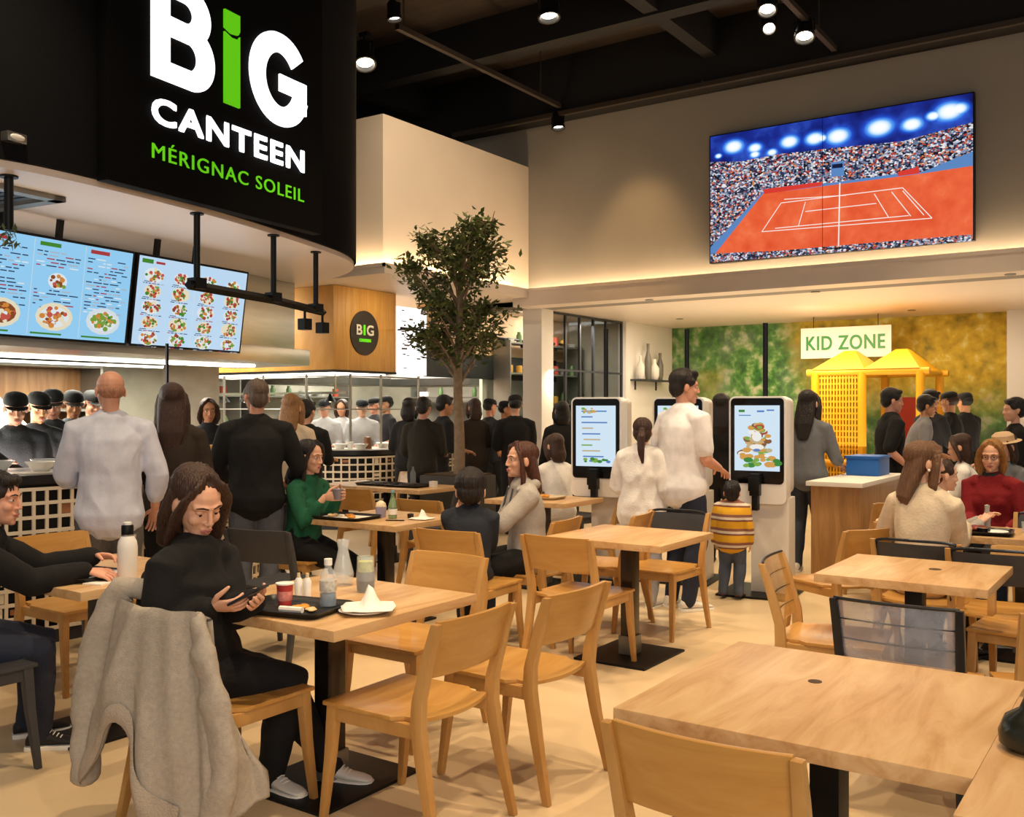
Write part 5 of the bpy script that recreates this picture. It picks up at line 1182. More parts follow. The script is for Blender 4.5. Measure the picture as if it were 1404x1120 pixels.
    bd.tube([N_-d*.06*s, N_.lerp(hc, .5), hc], [.060*s, .050*s, .050*s] if not fem else [.054*s, .043*s, .044*s], 14, rnd=True)
    bd.ell(HM @ V(0, -.005, .0), (.055*s, .06*s, .07*s))
    vs, fs, _ = remesh(bd, vox, 3)
    body = MB().add(vs, fs)
    hd = head_shape(fem).xf(HM); hv, hf, _ = remesh(hd, {2: .0048, 1: .0065, 0: .012}[q]*max(.7, s), 3 if q else 2, .45); body.add(hv, hf)
    for i, sgn in enumerate((1, -1)):
        fd = V(*hdir[i]) if hdir[i] is not None else (wr[i]-el[i]).normalized()
        if hdir[i] is not None and world: fd = inv.to_3x3() @ fd
        pn = V(*palm[i]) if palm[i] is not None else (V(-sgn, .1, -.1) if sit is None and hands[i] is None else V(-sgn*.3, 0, -1))
        if palm[i] is not None and world: pn = inv.to_3x3() @ pn
        hand_mesh(body, wr[i]+fd.normalized()*.012*s, fd, pn, sgn, curl, .98*s if h > 1.5 else .9*s)
    body.build('body', sk, t, ang=75, fixn=True)
    # ---- face
    if face_on and q > 0:
        for sgn in (-1, 1):
            e = MB().ell((sgn*.030, .0665, .006), (.0135, .011, .0078), 0, 12, 8); e.ell((sgn*.030, .0755-.0008*max(0, lid-.5), .0055-.0056*max(0, lid-.5)), (.0062, .0035, .0062), 1, 10, 6); e.xf(HM).build('eye', [m_eye, m_iris], t, ang=60)
            MB().ell((sgn*.030, .0655, .0118-.0036*max(0, lid-.3)), (.0152, .0132, .0066+.0022*max(0, lid-.3)), 0, 12, 8).xf(HM).build('eyelid', sk, t, ang=60)
            MB().tube([V(sgn*.012, .0855, .026), V(sgn*.030, .082, .031), V(sgn*.048, .069, .025)], [.003, .0036, .002], 6, rnd=True).xf(HM).build('eyebrow', HAIR[hair[1]] if hair[1] in HAIR else HAIR['brown'], t)
        MB().tube([V(-.022, .083, -.0605), V(-.010, .0895, -.058), V(0, .0885, -.060), V(.010, .0895, -.058), V(.022, .083, -.0605)], [.002, .0045, .004, .0045, .002], 6, rnd=True).tube([V(-.018, .083, -.066), V(0, .089, -.069), V(.018, .083, -.066)], [.002, .0055, .002], 6, rnd=True).xf(HM).build('lips', m_lip, t)
    # ---- hair
    if hair:
        hs = hair_shape(hair[0], rnd).xf(HM)
        if hs.v:
            v2, f2, n2 = remesh(hs, {2: .006, 1: .008, 0: .013}[q]*max(.8, s), 2)
            if q == 2: 
                Hi = HM.inverted()
                out = []
                for p, n in zip(v2, n2):
                    l_ = Hi @ p; a = math.atan2(l_.x, l_.y+.03); out.append(p+n*.0028*mnoise.noise(V(a*9, l_.z*4, l_.y*6))*2)
                v2 = out
            MB().add(v2, f2).build('hair', HAIR[hair[1]], t, ang=80)
        if hair[0] == 'cap':
            cp = MB().rings([[V(.086*k*math.cos(2*PI*j/20), -.012+.100*k*math.sin(2*PI*j/20), z) for j in range(20)] for k, z in ((.99, .045), (1.0, .062), (.95, .088), (.80, .108), (.48, .121), (.05, .126))])
            cp.rings([[V(.075*math.cos(rad(a)), .055+.0*a+.085*math.sin(rad(a))*k, .042-.012*k) for a in range(0, 181, 15)] for k in (.2, 1.0)], closed=False)
            cp.xf(HM).build('cap', M('cap_black', '#0c0c0e', .8), t)
    # ---- clothes
    if top is not None:
        c = MB(); torso(c, puff, hem, 1.0, 20, .16 if sit is None else .04)
        for i in (0, 1): arm(c, i, puff*.75+.004, sleeve)
        c.tube([S_-d*.05*s, S_+d*.015*s], [(.085*s+puff, .07*s+puff), (.062*s+puff, .056*s+puff)], 14, up=(0, 1, 0), rnd=True)
        v2, f2, n2 = remesh(c, vox*.95, 4)
        if q: v2 = cloth_ripple(v2, n2, ripple, 9, len(label))
        MB().add(v2, f2).build('top', top, t, ang=80)
    if bottom is not None:
        c = MB(); torso(c, bpuff*.6, -9, .25)
        for i in (0, 1): leg(c, i, bpuff)
        v2, f2, n2 = remesh(c, vox*.95, 3)
        if q: v2 = cloth_ripple(v2, n2, ripple*.9, 10, 3+len(label))
        MB().add(v2, f2).build('trousers', bottom, t, ang=80)
    if shoe is not None:
        for i, sgn in enumerate((1, -1)):
            a = an[i]; fw = V(an[i].x-kn[i].x, an[i].y-kn[i].y, 0); fw = V(sgn*.18, 1, 0).normalized(); fw = Matrix.Rotation(rad(toe), 3, 'Z') @ fw
            R = Matrix.Translation(V(a.x, a.y, a.z-.075*s)) @ Matrix.Rotation(math.atan2(-fw.x, fw.y), 4, 'Z') @ Matrix.Scale(s, 4)
            up_, so = MB(), MB()
            sec = [(-.062, .026, .062), (-.045, .034, .088), (0, .036, .098), (.05, .036, .078), (.10, .042, .058), (.155, .042, .047), (.185, .034, .036), (.198, .018, .028)]
            up_.rings([[V(w_*math.cos(2*PI*k/16), y, .020+max(0, (z-.02))*.5*(1+math.sin(2*PI*k/16))) for k in range(16)] for y, w_, z in sec]).xf(R)
            so.rings([[V(w_*1.12*c_, y, z_) for c_, z_ in ((1, 0), (1, .022), (-1, .022), (-1, 0))] for y, w_, z in [(-.068, .024, 0), (-.05, .033, 0), (0, .034, 0), (.05, .033, 0), (.10, .040, 0), (.155, .041, 0), (.19, .032, 0), (.205, .016, 0)]]).xf(R)
            o = up_.build('shoe', shoe[0], t, ang=60); so.build('sole', shoe[1], o, bevel=.004)
            if q == 2:
                lc = MB()
                for k in range(5): lc.tube([R @ V(-.022, .03+.016*k, .092-.009*k), R @ V(0, .034+.016*k, .100-.0095*k), R @ V(.022, .03+.016*k, .092-.009*k)], .003, 6)
                lc.build('lace', m_cap, o)
    F.HM, F.S, F.P, F.N, F.d, F.rx, F.fy, F.sh, F.el, F.wr, F.s, F.hip, F.kn, F.an, F.inv = HM, S_, P, N_, d, rx, fy, sh, el, wr, s, hip, kn, an, inv
    return F
def glasses(F):
    mb = MB()
    for sgn in (-1, 1):
        mb.tube([V(sgn*.031+.021*math.cos(2*PI*k/14), .094, .006+.016*math.sin(2*PI*k/14)) for k in range(15)], .0018, 6)
        mb.tube([V(sgn*.052, .092, .010), V(sgn*.072, .07, .012), V(sgn*.081, -.01, .008)], .0018, 6)
    mb.tube([V(-.011, .094, .009), V(0, .097, .012), V(.011, .094, .009)], .0018, 6)
    mb.xf(F.HM).build('glasses', m_frame, F.t)
c_blk = cl('black_knit', '#0c0b0d', .9, bump=.15); c_navy = cl('navy', '#1c2230', .9); c_jean = cl('jeans_blue', '#22283a', .85); c_grey = cl('jeans_grey', '#63615f', .85); c_grey2 = cl('trousers_slate', '#4d4f54', .85)
c_shirt = cl('shirt_pale_blue', '#cdd2e4', .8, bump=.12); c_brown = cl('top_brown', '#2e241c', .9); c_greenk = cl('cardigan_green', '#15563a', .9); c_hood = cl('hoodie_grey', '#a9a39c', .9); c_whitet = cl('tshirt_white', '#f1eff1', .85, bump=.1); c_whj = cl('jacket_white', '#ece8e4', .9)
c_cream = cl('sweater_cream', '#d8c6ac', .95, bump=.25, bscale=70); c_redk = cl('sweater_red', '#7d1018', .9); c_gt = cl('top_grey', '#6a6d72', .9); c_dk = cl('top_charcoal', '#222226', .9); c_staff = cl('staff_shirt', '#3a3d42', .85); c_wstaff = cl('staff_white', '#b9b9b8', .85)
s_white = (M('shoe_white', '#ddd8d0', .55), M('sole_white', '#ece9e2', .5)); s_dark = (M('shoe_dark', '#1b1b1e', .6), M('sole_white', '#ece9e2')); s_blk = (M('shoe_black', '#151517', .5), M('sole_black', '#0f0f10', .6)); s_red = (M('shoe_red', '#7d2a2a', .6), M('sole_black', '#0f0f10'))

# --- 1 woman in black with the phone
F = person('woman in black sweater with brown hair bending over a phone at the tray table', (-3.15, 2.40), -32, 1.53, 'f', sit=.45, lean=1, tilt=0, twist=-42, fat=1.30, hs=1.16, lid=1.5, head=(-64, 27, 4), headfwd=-.004, slouch=.03, toe=-45,
           hands=((-2.945, 2.32, .80), (-2.85, 2.45, .815)), hdir=((.9, .32, .06), (.8, -.55, .0)), palm=((-.25, .55, .6), (-.3, -.5, .65)), curl=24, elbow=((.15, .1, -1), (-.7, -.2, -.6)), feet=((-3.00, 2.66, 0), (-2.87, 2.86, 0)), knee=((.1, 1, .8), (-.1, 1, .8)), world=True,
           top=c_blk, sleeve=.95, hem=-.10, puff=.030, bottom=cl('trousers_black', '#0d0d10', .85), bpuff=.02, shoe=s_white, hair=('lob', 'brown'), skin='fair', q=2, legw=1.08)
MB().tube([F.N-F.d*.04, F.N+F.d*.0+V(0, .004, 0), F.N+F.d*.018+V(0, .008, 0)], [(.075, .068), (.064, .06), (.058, .056)], 18, up=(0, 1, 0)).build('roll_neck', c_blk, F.t)
ph = thing('mobile_phone', 'dark mobile phone held in both hands by the woman in black', 'phone', (-2.80, 2.375, .85), rad(-70))
RP = Matrix.Rotation(rad(28), 4, 'X')
MB().cbox((0, 0, 0), (.072, .146, .009), 0, 0, RP).build('case', M('phone_case', '#24252a', .4), ph, bevel=.003)
MB().cbox((0, 0, .005), (.064, .136, .001), 0, 0, RP).build('display', M('phone_screen', '#31405a', .1), ph)
MB().cbox((.02, .05, -.0055), (.018, .03, .002), 0, 0, RP).build('camera', m_bm, ph)
# --- 2 man on the left
F = person('man in black sweater and dark jeans seated at the table with the white thermos', (-4.39, 2.06), -34, 1.58, 'm', sit=.45, lean=21, head=(-18, 6, 0), headfwd=.02, fat=1.06,
           hands=((-4.06, 2.52, .80), (-4.24, 2.68, .83)), hdir=((.7, .45, -.1), (.8, .3, .05)), palm=((-.2, .2, -.9), (.3, -.3, -.8)), curl=26, feet=((-4.22, 2.40, 0), (-4.44, 2.46, 0)), world=True,
           top=c_blk, hem=-.06, puff=.018, bottom=c_jean, bpuff=.018, shoe=s_dark, hair=('short', 'dark'), skin='pink', q=2)
# --- 3 woman in green
F = person('woman in green cardigan with long dark hair lifting a cup at the liner tray', (-5.31, 5.01), -84, 1.60, 'f', sit=.45, lean=7, head=(4, 6, 0), hands=((-5.005, 4.93, .90), (-4.99, 5.07, .91)), hdir=((.8, .3, .1), (.8, -.35, .1)), palm=((0, 1, .1), (0, -1, .1)), curl=28, world=True, feet=((-4.78, 4.95, 0), (-4.72, 5.18, 0)),
           top=c_greenk, sleeve=.86, hem=-.05, puff=.014, bottom=c_blk, shoe=s_blk, hair=('long', 'dark'), skin='fair', q=2)
# --- 4 woman in grey hoodie
F = person('woman in pale grey hoodie with dangling cords, arms folded, facing left', (-3.60, 5.42), 140, 1.61, 'f', sit=.45, lean=4, head=(8, -2, 0), hands=((-3.93, 5.32, .80), (-3.84, 5.06, .81)), hdir=((-.7, -.55, 0), (-.7, .5, 0)), world=True, curl=26,
           top=c_hood, sleeve=.74, hem=-.05, puff=.026, bottom=c_blk, shoe=s_blk, hair=('half', 'reddish'), skin='fair', q=2, elbow=((.6, -.2, -.8), (-.6, -.2, -.8)))
for sgn in (-1, 1):
    MB().tube([F.S+F.rx*sgn*.06+F.fy*.085+F.d*.02, F.S+F.rx*sgn*.065+F.fy*.13-F.d*.12, F.S+F.rx*sgn*.07+F.fy*.150-F.d*.26], .006, 6).build('hood_cord', M('cord_slate', '#4a4c50', .7), F.t)
MB().tube([F.S+F.rx*.10+F.fy*.05+F.d*.01, F.S+F.rx*.07-F.fy*.07+F.d*.035, F.S-F.fy*.10+F.d*.03, F.S-F.rx*.07-F.fy*.07+F.d*.035, F.S-F.rx*.10+F.fy*.05+F.d*.01], [.025, .035, .04, .035, .025], 10, rnd=True).build('hood', c_hood, F.t, ang=70)
# --- 5 boy
F = person('boy with dark bowl-cut hair and navy shirt, seen from behind on an oak chair', (-3.71, 4.92), 28, 1.22, 'm', sit=.45, lean=6, head=(8, 4, 0), hs=1.42, hands=((-3.74, 5.14, .78), (-3.90, 5.06, .90)), elbow=((.1, -.3, -1), (-.15, -.2, -1)), hdir=((-.6, .6, 0), (.2, .1, .9)), world=True, top=cl('shirt_navy_boy', '#20252f', .9), sleeve=.6, hem=-.06, puff=.022, bottom=c_jean, shoe=s_dark, hair=('boy', 'dark'), skin='fair', q=2)
# --- 6 bald man
F = person('bald man in pale blue shirt and grey jeans standing at the counter', (-5.41, 3.52), 60, 1.73, 'm', lean=2, head=(10, 4, 0), hands=((.27, .12, .90), (-.17, .30, 1.06)), elbow=((.4, -.9, -.1), (-.45, -.9, -.2)), curl=30, fat=.97,
           top=c_shirt, sleeve=.80, hem=-.14, puff=.024, bottom=c_grey, bpuff=.018, shoe=s_blk, hair=('bald', 'stubble'), skin='pink', q=2, ripple=.008)
MB().tube([F.N-F.d*.045+V(0, -.005, 0), F.N-F.d*.005, F.N+F.d*.018], [(.092, .082), (.074, .070), (.068, .066)], 18, up=(0, 1, 0)).build('collar', c_shirt, F.t); glasses(F)
# --- 7 woman in brown
F = person('woman in dark brown top with long brown hair seen from behind at the counter', (-5.62, 4.12), 55, 1.66, 'f', lean=2, head=(-4, 3, 0), hands=(None, (-.18, .30, 1.05)), top=c_brown, hem=-.10, puff=.024, bottom=c_blk, shoe=s_blk, hair=('long', 'brown'), q=1)
# --- 8 man in black jumper
F = person('man in black jumper and grey jeans with cropped hair standing at the counter', (-5.42, 4.67), 47, 1.70, 'm', lean=1, head=(18, 3, 0), hands=((.24, .25, 1.0), (-.20, .27, 1.02)), elbow=((.5, -.8, -.3), (-.5, -.8, -.3)), fat=1.05, top=c_blk, hem=-.08, puff=.022, bottom=cl('jeans_mid_grey', '#565963', .85), bpuff=.018, shoe=s_blk, hair=('crop', 'grey'), skin='pink', q=2); glasses(F)
# --- 9 man in white T-shirt
F = person('man in white T-shirt and dark jeans standing at the kiosks with one hand out', (-3.14, 6.86), -26, 1.79, 'm', lean=2, head=(-22, 4, 0), hands=((.12, .27, 1.07), (-.22, .18, 1.0)), elbow=((.5, -.8, -.5), (-.5, -.8, -.2)), fat=1.02, top=c_whitet, sleeve=.36, hem=-.10, puff=.026, bottom=c_jean, bpuff=.018, shoe=s_white, hair=('short', 'dark'), skin='pink', q=2)
# --- 10 girl
F = person('girl in white jacket with brown ponytail standing left of the man in the white T-shirt', (-3.42, 6.74), 10, 1.42, 'f', lean=2, head=(12, 6, 0), hands=((.22, .12, .78), (-.17, .22, .95)), top=c_whj, hem=-.22, puff=.034, bottom=cl('leggings_grey', '#9a9aa2', .85), shoe=s_white, hair=('pony', 'brown'), q=2, ripple=.012, bust=.04)
# --- 11 toddler
m_str = bpy.data.materials.new('cloth_stripe'); m_str.use_nodes = True; nt = m_str.node_tree; b = nt.nodes['Principled BSDF']; b.inputs['Roughness'].default_value = .9
tc = nt.nodes.new('ShaderNodeTexCoord'); sp_ = nt.nodes.new('ShaderNodeSeparateXYZ'); nt.links.new(tc.outputs['Object'], sp_.inputs[0])
m1 = nt.nodes.new('ShaderNodeMath'); m1.operation = 'MULTIPLY'; m1.inputs[1].default_value = 9.0; nt.links.new(sp_.outputs['Z'], m1.inputs[0])
m2 = nt.nodes.new('ShaderNodeMath'); m2.operation = 'FRACT'; nt.links.new(m1.outputs[0], m2.inputs[0])
r_ = nt.nodes.new('ShaderNodeValToRGB'); r_.color_ramp.interpolation = 'CONSTANT'; e = r_.color_ramp.elements; e[0].position = 0; e[0].color = (*hexc('#d9a21f'), 1); e[1].position = .5; e[1].color = (*hexc('#7a4a3a'), 1)
k = e.new(.62); k.color = (*hexc('#d8cbb8'), 1); k = e.new(.8); k.color = (*hexc('#8a5a4a'), 1); nt.links.new(m2.outputs[0], r_.inputs[0]); nt.links.new(r_.outputs[0], b.inputs['Base Color'])
F = person('toddler in yellow striped hoodie and red shoes looking up at the kiosk', (-2.98, 7.46), 6, .88, 'm', lean=1, head=(14, -8, 0), hands=(None, None), fat=1.15, top=m_str, hem=-.12, puff=.030, bottom=cl('shorts_slate', '#4a5262', .9), bpuff=.02, shoe=s_red, hair=('short', 'dark'), skin='fair', q=2, z0=.018, stance=.12)
# --- 12 woman in grey
F = person('woman in grey top with long dark hair standing right of the burger kiosk', (-2.88, 9.08), 2, 1.66, 'f', lean=3, head=(-4, 8, 0), hands=((.24, .28, 1.0), (-.1, .32, 1.02)), top=c_gt, sleeve=.72, hem=-.04, puff=.02, bottom=cl('jeans_slate', '#343c48', .85), shoe=s_white, hair=('long', 'dark'), q=1)
# --- 13 man in black at the play area
F = person('man in black shirt with dark hair standing in profile before the play tower', (-2.46, 10.42), -58, 1.70, 'm', lean=2, head=(-4, 6, 0), hands=((.24, .10, .95), (-.2, .25, 1.1)), top=c_blk, sleeve=.45, hem=-.12, puff=.026, bottom=c_navy, shoe=s_blk, hair=('short', 'black'), skin='pink', q=1)
# --- 14 group beyond
far = [('man in pale grey shirt bending forward in the group before the mural', 1252, 11.0, 1.66, 'm', -70, 14, cl('shirt_soft_grey', '#8d8d92'), c_dk, ('short', 'dark')),
       ('man in dark jacket with black hair in the middle of the group before the mural', 1274, 11.9, 1.72, 'm', -40, 2, c_dk, c_navy, ('short', 'black')),
       ('person in dark top and flat cap facing the group of men before the mural', 1306, 12.1, 1.70, 'm', 80, 3, c_blk, c_dk, ('cap', 'brown')),
       ('person in black with dark cap at the right end of the group before the mural', 1327, 12.8, 1.70, 'm', 60, 4, c_blk, c_dk, ('cap', 'black'))]
for lb, px, dep, hh, sx_, fc, ln_, tp, bt, hr in far:
    p = at_depth(px, 560, dep); person(lb, (p.x, p.y), fc, hh, sx_, lean=ln_, head=(0, 10, 0), hands=((.2, .32, 1.0), (-.16, .32, 1.0)), top=tp, sleeve=.7, bottom=bt, shoe=s_blk, hair=hr, skin='tan', q=1)
# --- 15 - 17 right table
F = person('woman in cream sweater with wavy brown hair sitting with her back to the camera', (-1.26, 6.08), -14, 1.66, 'f', sit=.45, lean=6, head=(-46, 4, 0), hands=((-1.10, 6.50, .80), (-1.42, 6.46, .80)), world=True, fat=.95, top=c_cream, sleeve=.95, hem=-.02, puff=.026, bottom=c_blk, shoe=s_blk, hair=('half', 'midbrown'), skin='fair', q=2, ripple=.008)
MB().ell(F.HM @ V(.083, -.01, -.035), (.009, .009, .009)).build('earring', M('pearl', '#f4efe6', .2), F.t)
F = person('child with pulled-back brown hair seated beyond the woman in cream, in profile', (-1.30, 6.76), -60, 1.42, 'f', sit=.45, lean=4, head=(4, 4, 0), hands=((-1.05, 6.78, .80), (-1.08, 6.98, .80)), world=True, top=c_hood, bottom=c_jean, shoe=s_white, hair=('crop', 'brown'), q=1, bust=.03)
F = person('person in red sweater with chin-length light hair and glasses, facing the camera', (-1.17, 8.18), 170, 1.58, 'f', sit=.45, lean=4, head=(10, 8, 0), hands=((-1.28, 7.86, .66), (-1.02, 7.86, .66)), world=True, fat=1.15, top=c_redk, bottom=c_dk, shoe=s_blk, hair=('bob', 'golden'), skin='fair', q=2); glasses(F)
MB().tube([F.N-F.d*.04, F.N-F.d*.005, F.N+F.d*.02], [(.088, .078), (.072, .068), (.064, .062)], 16, up=(0, 1, 0)).build('collar', c_dk, F.t)
# --- right edge
p = at_depth(1397, 560, 9.3); person('person with dark bun and black top at the right edge before the white wall', (p.x, p.y), 120, 1.60, 'f', lean=4, hands=((.1, .3, 1.0), (-.1, .3, 1.0)), top=c_blk, bottom=c_blk, shoe=s_blk, hair=('short', 'black'), q=0)
p = at_depth(1386, 560, 8.7); F = person('seated person in grey with a pale wide-brimmed hat behind the person in red', (p.x, p.y), 150, 1.62, 'f', sit=.45, lean=8, head=(0, 10, 0), hands=((.1, .35, .8), (-.1, .35, .8)), top=c_gt, bottom=c_dk, shoe=s_blk, hair=('bob', 'brown'), q=1)
MB().lathe([(.15, .055), (.10, .06), (.095, .062), (.09, .11), (.06, .135), (.001, .14)], 24).xf(F.HM).build('hat', cl('hat_beige', '#c9ab88', .9), F.t)
p = at_depth(1338, 560, 9.0); person('seated person in white shirt partly hidden left of the person in red', (p.x, p.y), 100, 1.6, 'f', sit=.45, lean=14, head=(0, 16, 0), hands=((.1, .4, .78), (-.1, .4, .78)), top=c_whj, bottom=c_dk, shoe=s_blk, hair=('bob', 'brown'), q=0)
# --- behind the kiosks
p = at_depth(988, 560, 9.7); person('woman with long dark hair and black coat standing between the second and third kiosk', (p.x, p.y), 10, 1.64, 'f', lean=3, top=c_blk, bottom=c_dk, shoe=s_blk, hair=('long', 'dark'), q=1)
p = at_depth(771, 560, 11.2); person('woman in black standing behind the first kiosk by the glass partition', (p.x, p.y), 40, 1.58, 'f', lean=3, top=c_blk, bottom=c_dk, shoe=s_blk, hair=('bob', 'black'), q=0)
p = at_depth(768, 560, 9.3); person('seated person in white top left of the first kiosk', (p.x, p.y), 60, 1.58, 'f', sit=.45, lean=12, head=(10, 14, 0), hands=((.1, .38, .8), (-.1, .38, .8)), top=c_whj, bottom=c_dk, shoe=s_blk, hair=('bob', 'brown'), q=0)
# --- kitchen staff behind the first counter, heads in a row
for k, (px, dep, hh, fc, tp, lb) in enumerate(((18, 7.35, 1.62, -110, c_staff, 'cook in dark shirt and black cap at the left edge behind the first counter'), (46, 7.85, 1.63, -100, c_staff, 'cook in dark shirt and black cap, second along from the left edge behind the counter'),
        (72, 8.4, 1.66, -120, c_staff, 'cook in black cap bending over plates, third along from the left edge'), (97, 8.95, 1.66, -110, c_staff, 'cook in black cap with head lowered, fourth along behind the first counter'), (119, 9.5, 1.67, -95, c_dk, 'cook in black cap beside the bald man, fifth along behind the first counter'))):
    p = at_depth(px, 560, dep); person(lb, (p.x, p.y), fc, hh, 'm', lean=10, head=(0, 18, 0), hands=((.14, .34, 1.12), (-.14, .34, 1.12)), top=tp, sleeve=.5, bottom=c_dk, shoe=s_blk, hair=('cap', 'black'), skin='tan' if k % 2 else 'pink', q=1)
# --- people around the far counter
crowd_ = [(398, 8.8, 1.62, 'f', 30, c_cream, ('half', 'light'), 'woman in pale jacket just right of the man in the black jumper'),
    (284, 9.9, 1.60, 'f', -120, c_dk, ('bob', 'brown'), 'cook in dark clothes seen between the brown-haired woman and the man in black'),
    (418, 9.6, 1.58, 'm', 20, c_blk, ('short', 'black'), 'person in black right of the pale jacket at the far counter'),
    (447, 13.5, 1.62, 'm', -160, c_wstaff, ('cap', 'black'), 'cook in white with black cap at the left of the far counter'),
    (471, 14.3, 1.63, 'f', -150, c_wstaff, ('bob', 'brown'), 'cook in white leaning over the middle of the far counter'),
    (497, 13.6, 1.62, 'm', -140, c_wstaff, ('cap', 'black'), 'cook in white with black cap right of the leaning cook'),
    (517, 14.7, 1.66, 'm', 170, c_staff, ('cap', 'black'), 'cook in grey with black cap facing out over the far counter'),
    (538, 14.1, 1.68, 'm', 150, c_dk, ('cap', 'black'), 'cook in dark shirt and cap at the rounded end of the far counter'),
    (560, 12.0, 1.62, 'f', 30, c_dk, ('bob', 'black'), 'woman in dark coat at the rounded end of the far counter'),
    (579, 10.9, 1.62, 'm', 20, cl('jacket_olive', '#2d2a22'), ('short', 'dark'), 'man in olive dark jacket seen from behind left of the tree trunk'),
    (600, 11.7, 1.66, 'm', -30, c_dk, ('short', 'black'), 'man in charcoal standing next to the olive jacket, left of the trunk'),
    (652, 12.8, 1.62, 'f', 60, c_brown, ('bob', 'brown'), 'woman in brown just right of the tree trunk'),
    (668, 13.6, 1.63, 'm', -20, c_dk, ('cap', 'black'), 'cook in charcoal and cap right of the woman in brown by the tree'),
    (684, 12.9, 1.60, 'm', -60, c_staff, ('cap', 'black'), 'cook in grey and cap left of the tall man with the lanyard'),
    (707, 11.9, 1.66, 'm', 40, c_blk, ('cap', 'black'), 'man in black shirt and cap standing alone by the white column')]
for k, (px, dep, hh, sx_, fc, tp, hr, lb) in enumerate(crowd_):
    p = at_depth(px, 560, dep); person(lb, (p.x, p.y), fc, hh, sx_, lean=4+5*(k % 3 == 1), head=(0, 8, 0), hands=((.16, .30, 1.02), (-.18, .26, 1.0)), top=tp, sleeve=.6 if sx_ == 'm' else .95, bottom=c_dk, shoe=s_blk, hair=hr, skin=('pink', 'tan', 'fair')[k % 3], q=1 if dep < 12 else 0)

# ================================================================== the coat over the chair back
t = thing('coat', 'grey wool coat hung over the back of the chair of the woman in black', 'coat', (-3.0, 2.44, 0))
m_coat = cl('coat_grey', '#a39a8f', .95, bump=.25, bscale=220, var=.1, vscale=60)
PLAN = spline([(-.30, -.285), (-.26, -.335), (-.12, -.375), (.05, -.380), (.20, -.350), (.275, -.285), (.285, -.18), (.27, -.06)], 8)
nu, nv = 60, 40; vs = []; fs = []
def coat_pt(u, v):
    """u 0..1 along the drape from the left of the back round to the right of the seat; v 0 at the top, 1 at the lower edge, negative on the seat side"""
    k = u*(len(PLAN)-1); i = min(int(k), len(PLAN)-2); p = PLAN[i].lerp(PLAN[i+1], k-i)
    wrap = max(0, (u-.70)/.30); tx = max(-.235, min(.225, -.26+u*.70)); ty = -.300-.028*(1-(tx/.225)**2)
    if wrap > 0: ty = -.300+.10*wrap
    zt = .825-.44*wrap**1.2; zb = .13+.30*math.exp(-((u-.36)/.10)**2)+.04*math.sin(7*u)
    if v < 0: return V(tx*.97, ty+.045+.02*-v, .815-.20*-v-.30*wrap*0)
    e = min(1, v*1.6)**.6; fl = 1+.16*v
    x = tx+(p.x*fl-tx)*e; y = ty-.012+(p.y*(1+.12*v)-ty)*e; z = zt-(zt-zb)*v
    fold = (.020*math.sin(26*u+1.5*v)+.014*math.sin(47*u-3*v+1))*min(1, .12+v*1.2)
    n_ = V(p.x*.6, p.y, 0).normalized()
    return V(x, y, z)+n_*fold+V(0, 0, .010*mnoise.noise(V(u*5, v*3, 0)))
for j in range(nv+1):
    v = -.8+j*.1 if j < 8 else (j-8)/(nv-8)
    for i in range(nu+1): vs.append(coat_pt(i/nu, v))
for j in range(nv):
    for i in range(nu):
        if j < 8 and i > nu*.72: continue
        a = j*(nu+1)+i; fs.append((a, a+1, a+nu+2, a+nu+1))
cm = MB().add(vs, fs); o = cm.build('coat_body', m_coat, t, ang=80); sm = o.modifiers.new('s', 'SOLIDIFY'); sm.thickness = .014; sm.offset = 0
bmx = bmesh.new(); bmx.from_mesh(o.data); bmesh.ops.delete(bmx, geom=[q for q in bmx.verts if not q.link_faces], context='VERTS'); bmx.to_mesh(o.data); bmx.free()
hb = MB(); hv_ = []; hq = []
for j in range(7):
    for i in range(41):
        k_ = .10+.50*i/40; v_ = .86+.16*j/6; hv_.append(coat_pt(k_, v_)+V(.0, -.014-.010*math.sin(PI*j/6), 0))
for j in range(6):
    for i in range(40): a = j*41+i; hq.append((a, a+1, a+42, a+41))
hb.add(hv_, hq); hb.build('hem_band', cl('coat_rib', '#a3978a', .95, bump=.4, bscale=150), t, ang=70)
def sleeve(pts, rs, seed):
    P_ = spline(pts, 6); n = len(P_); R_ = [rs[min(len(rs)-1, int(i*len(rs)/n))] for i in range(n)]
    mb = MB().tube(P_, R_, 18, up=(0, 1, 0), rnd=True); out = []
    for p in mb.v:
        q = V(*p); out.append(q+V(mnoise.noise(q*14+V(seed, 0, 0)), mnoise.noise(q*14+V(0, seed, 0)), 0)*.014)
    mb.v = [tuple(q) for q in out]; return mb
sleeve([(-.17, -.24, .86), (-.23, -.30, .85), (-.29, -.34, .66), (-.31, -.37, .44), (-.28, -.41, .20)], [(.040, .035), (.055, .04), (.066, .045), (.064, .045), (.052, .040)], 1).build('sleeve', m_coat, t, ang=80)
sleeve([(.215, -.30, .80), (.262, -.305, .68), (.32, -.30, .48), (.345, -.30, .28), (.31, -.34, .04)], [(.035, .03), (.050, .036), (.062, .042), (.066, .045), (.06, .042)], 5).build('sleeve', m_coat, t, ang=80)
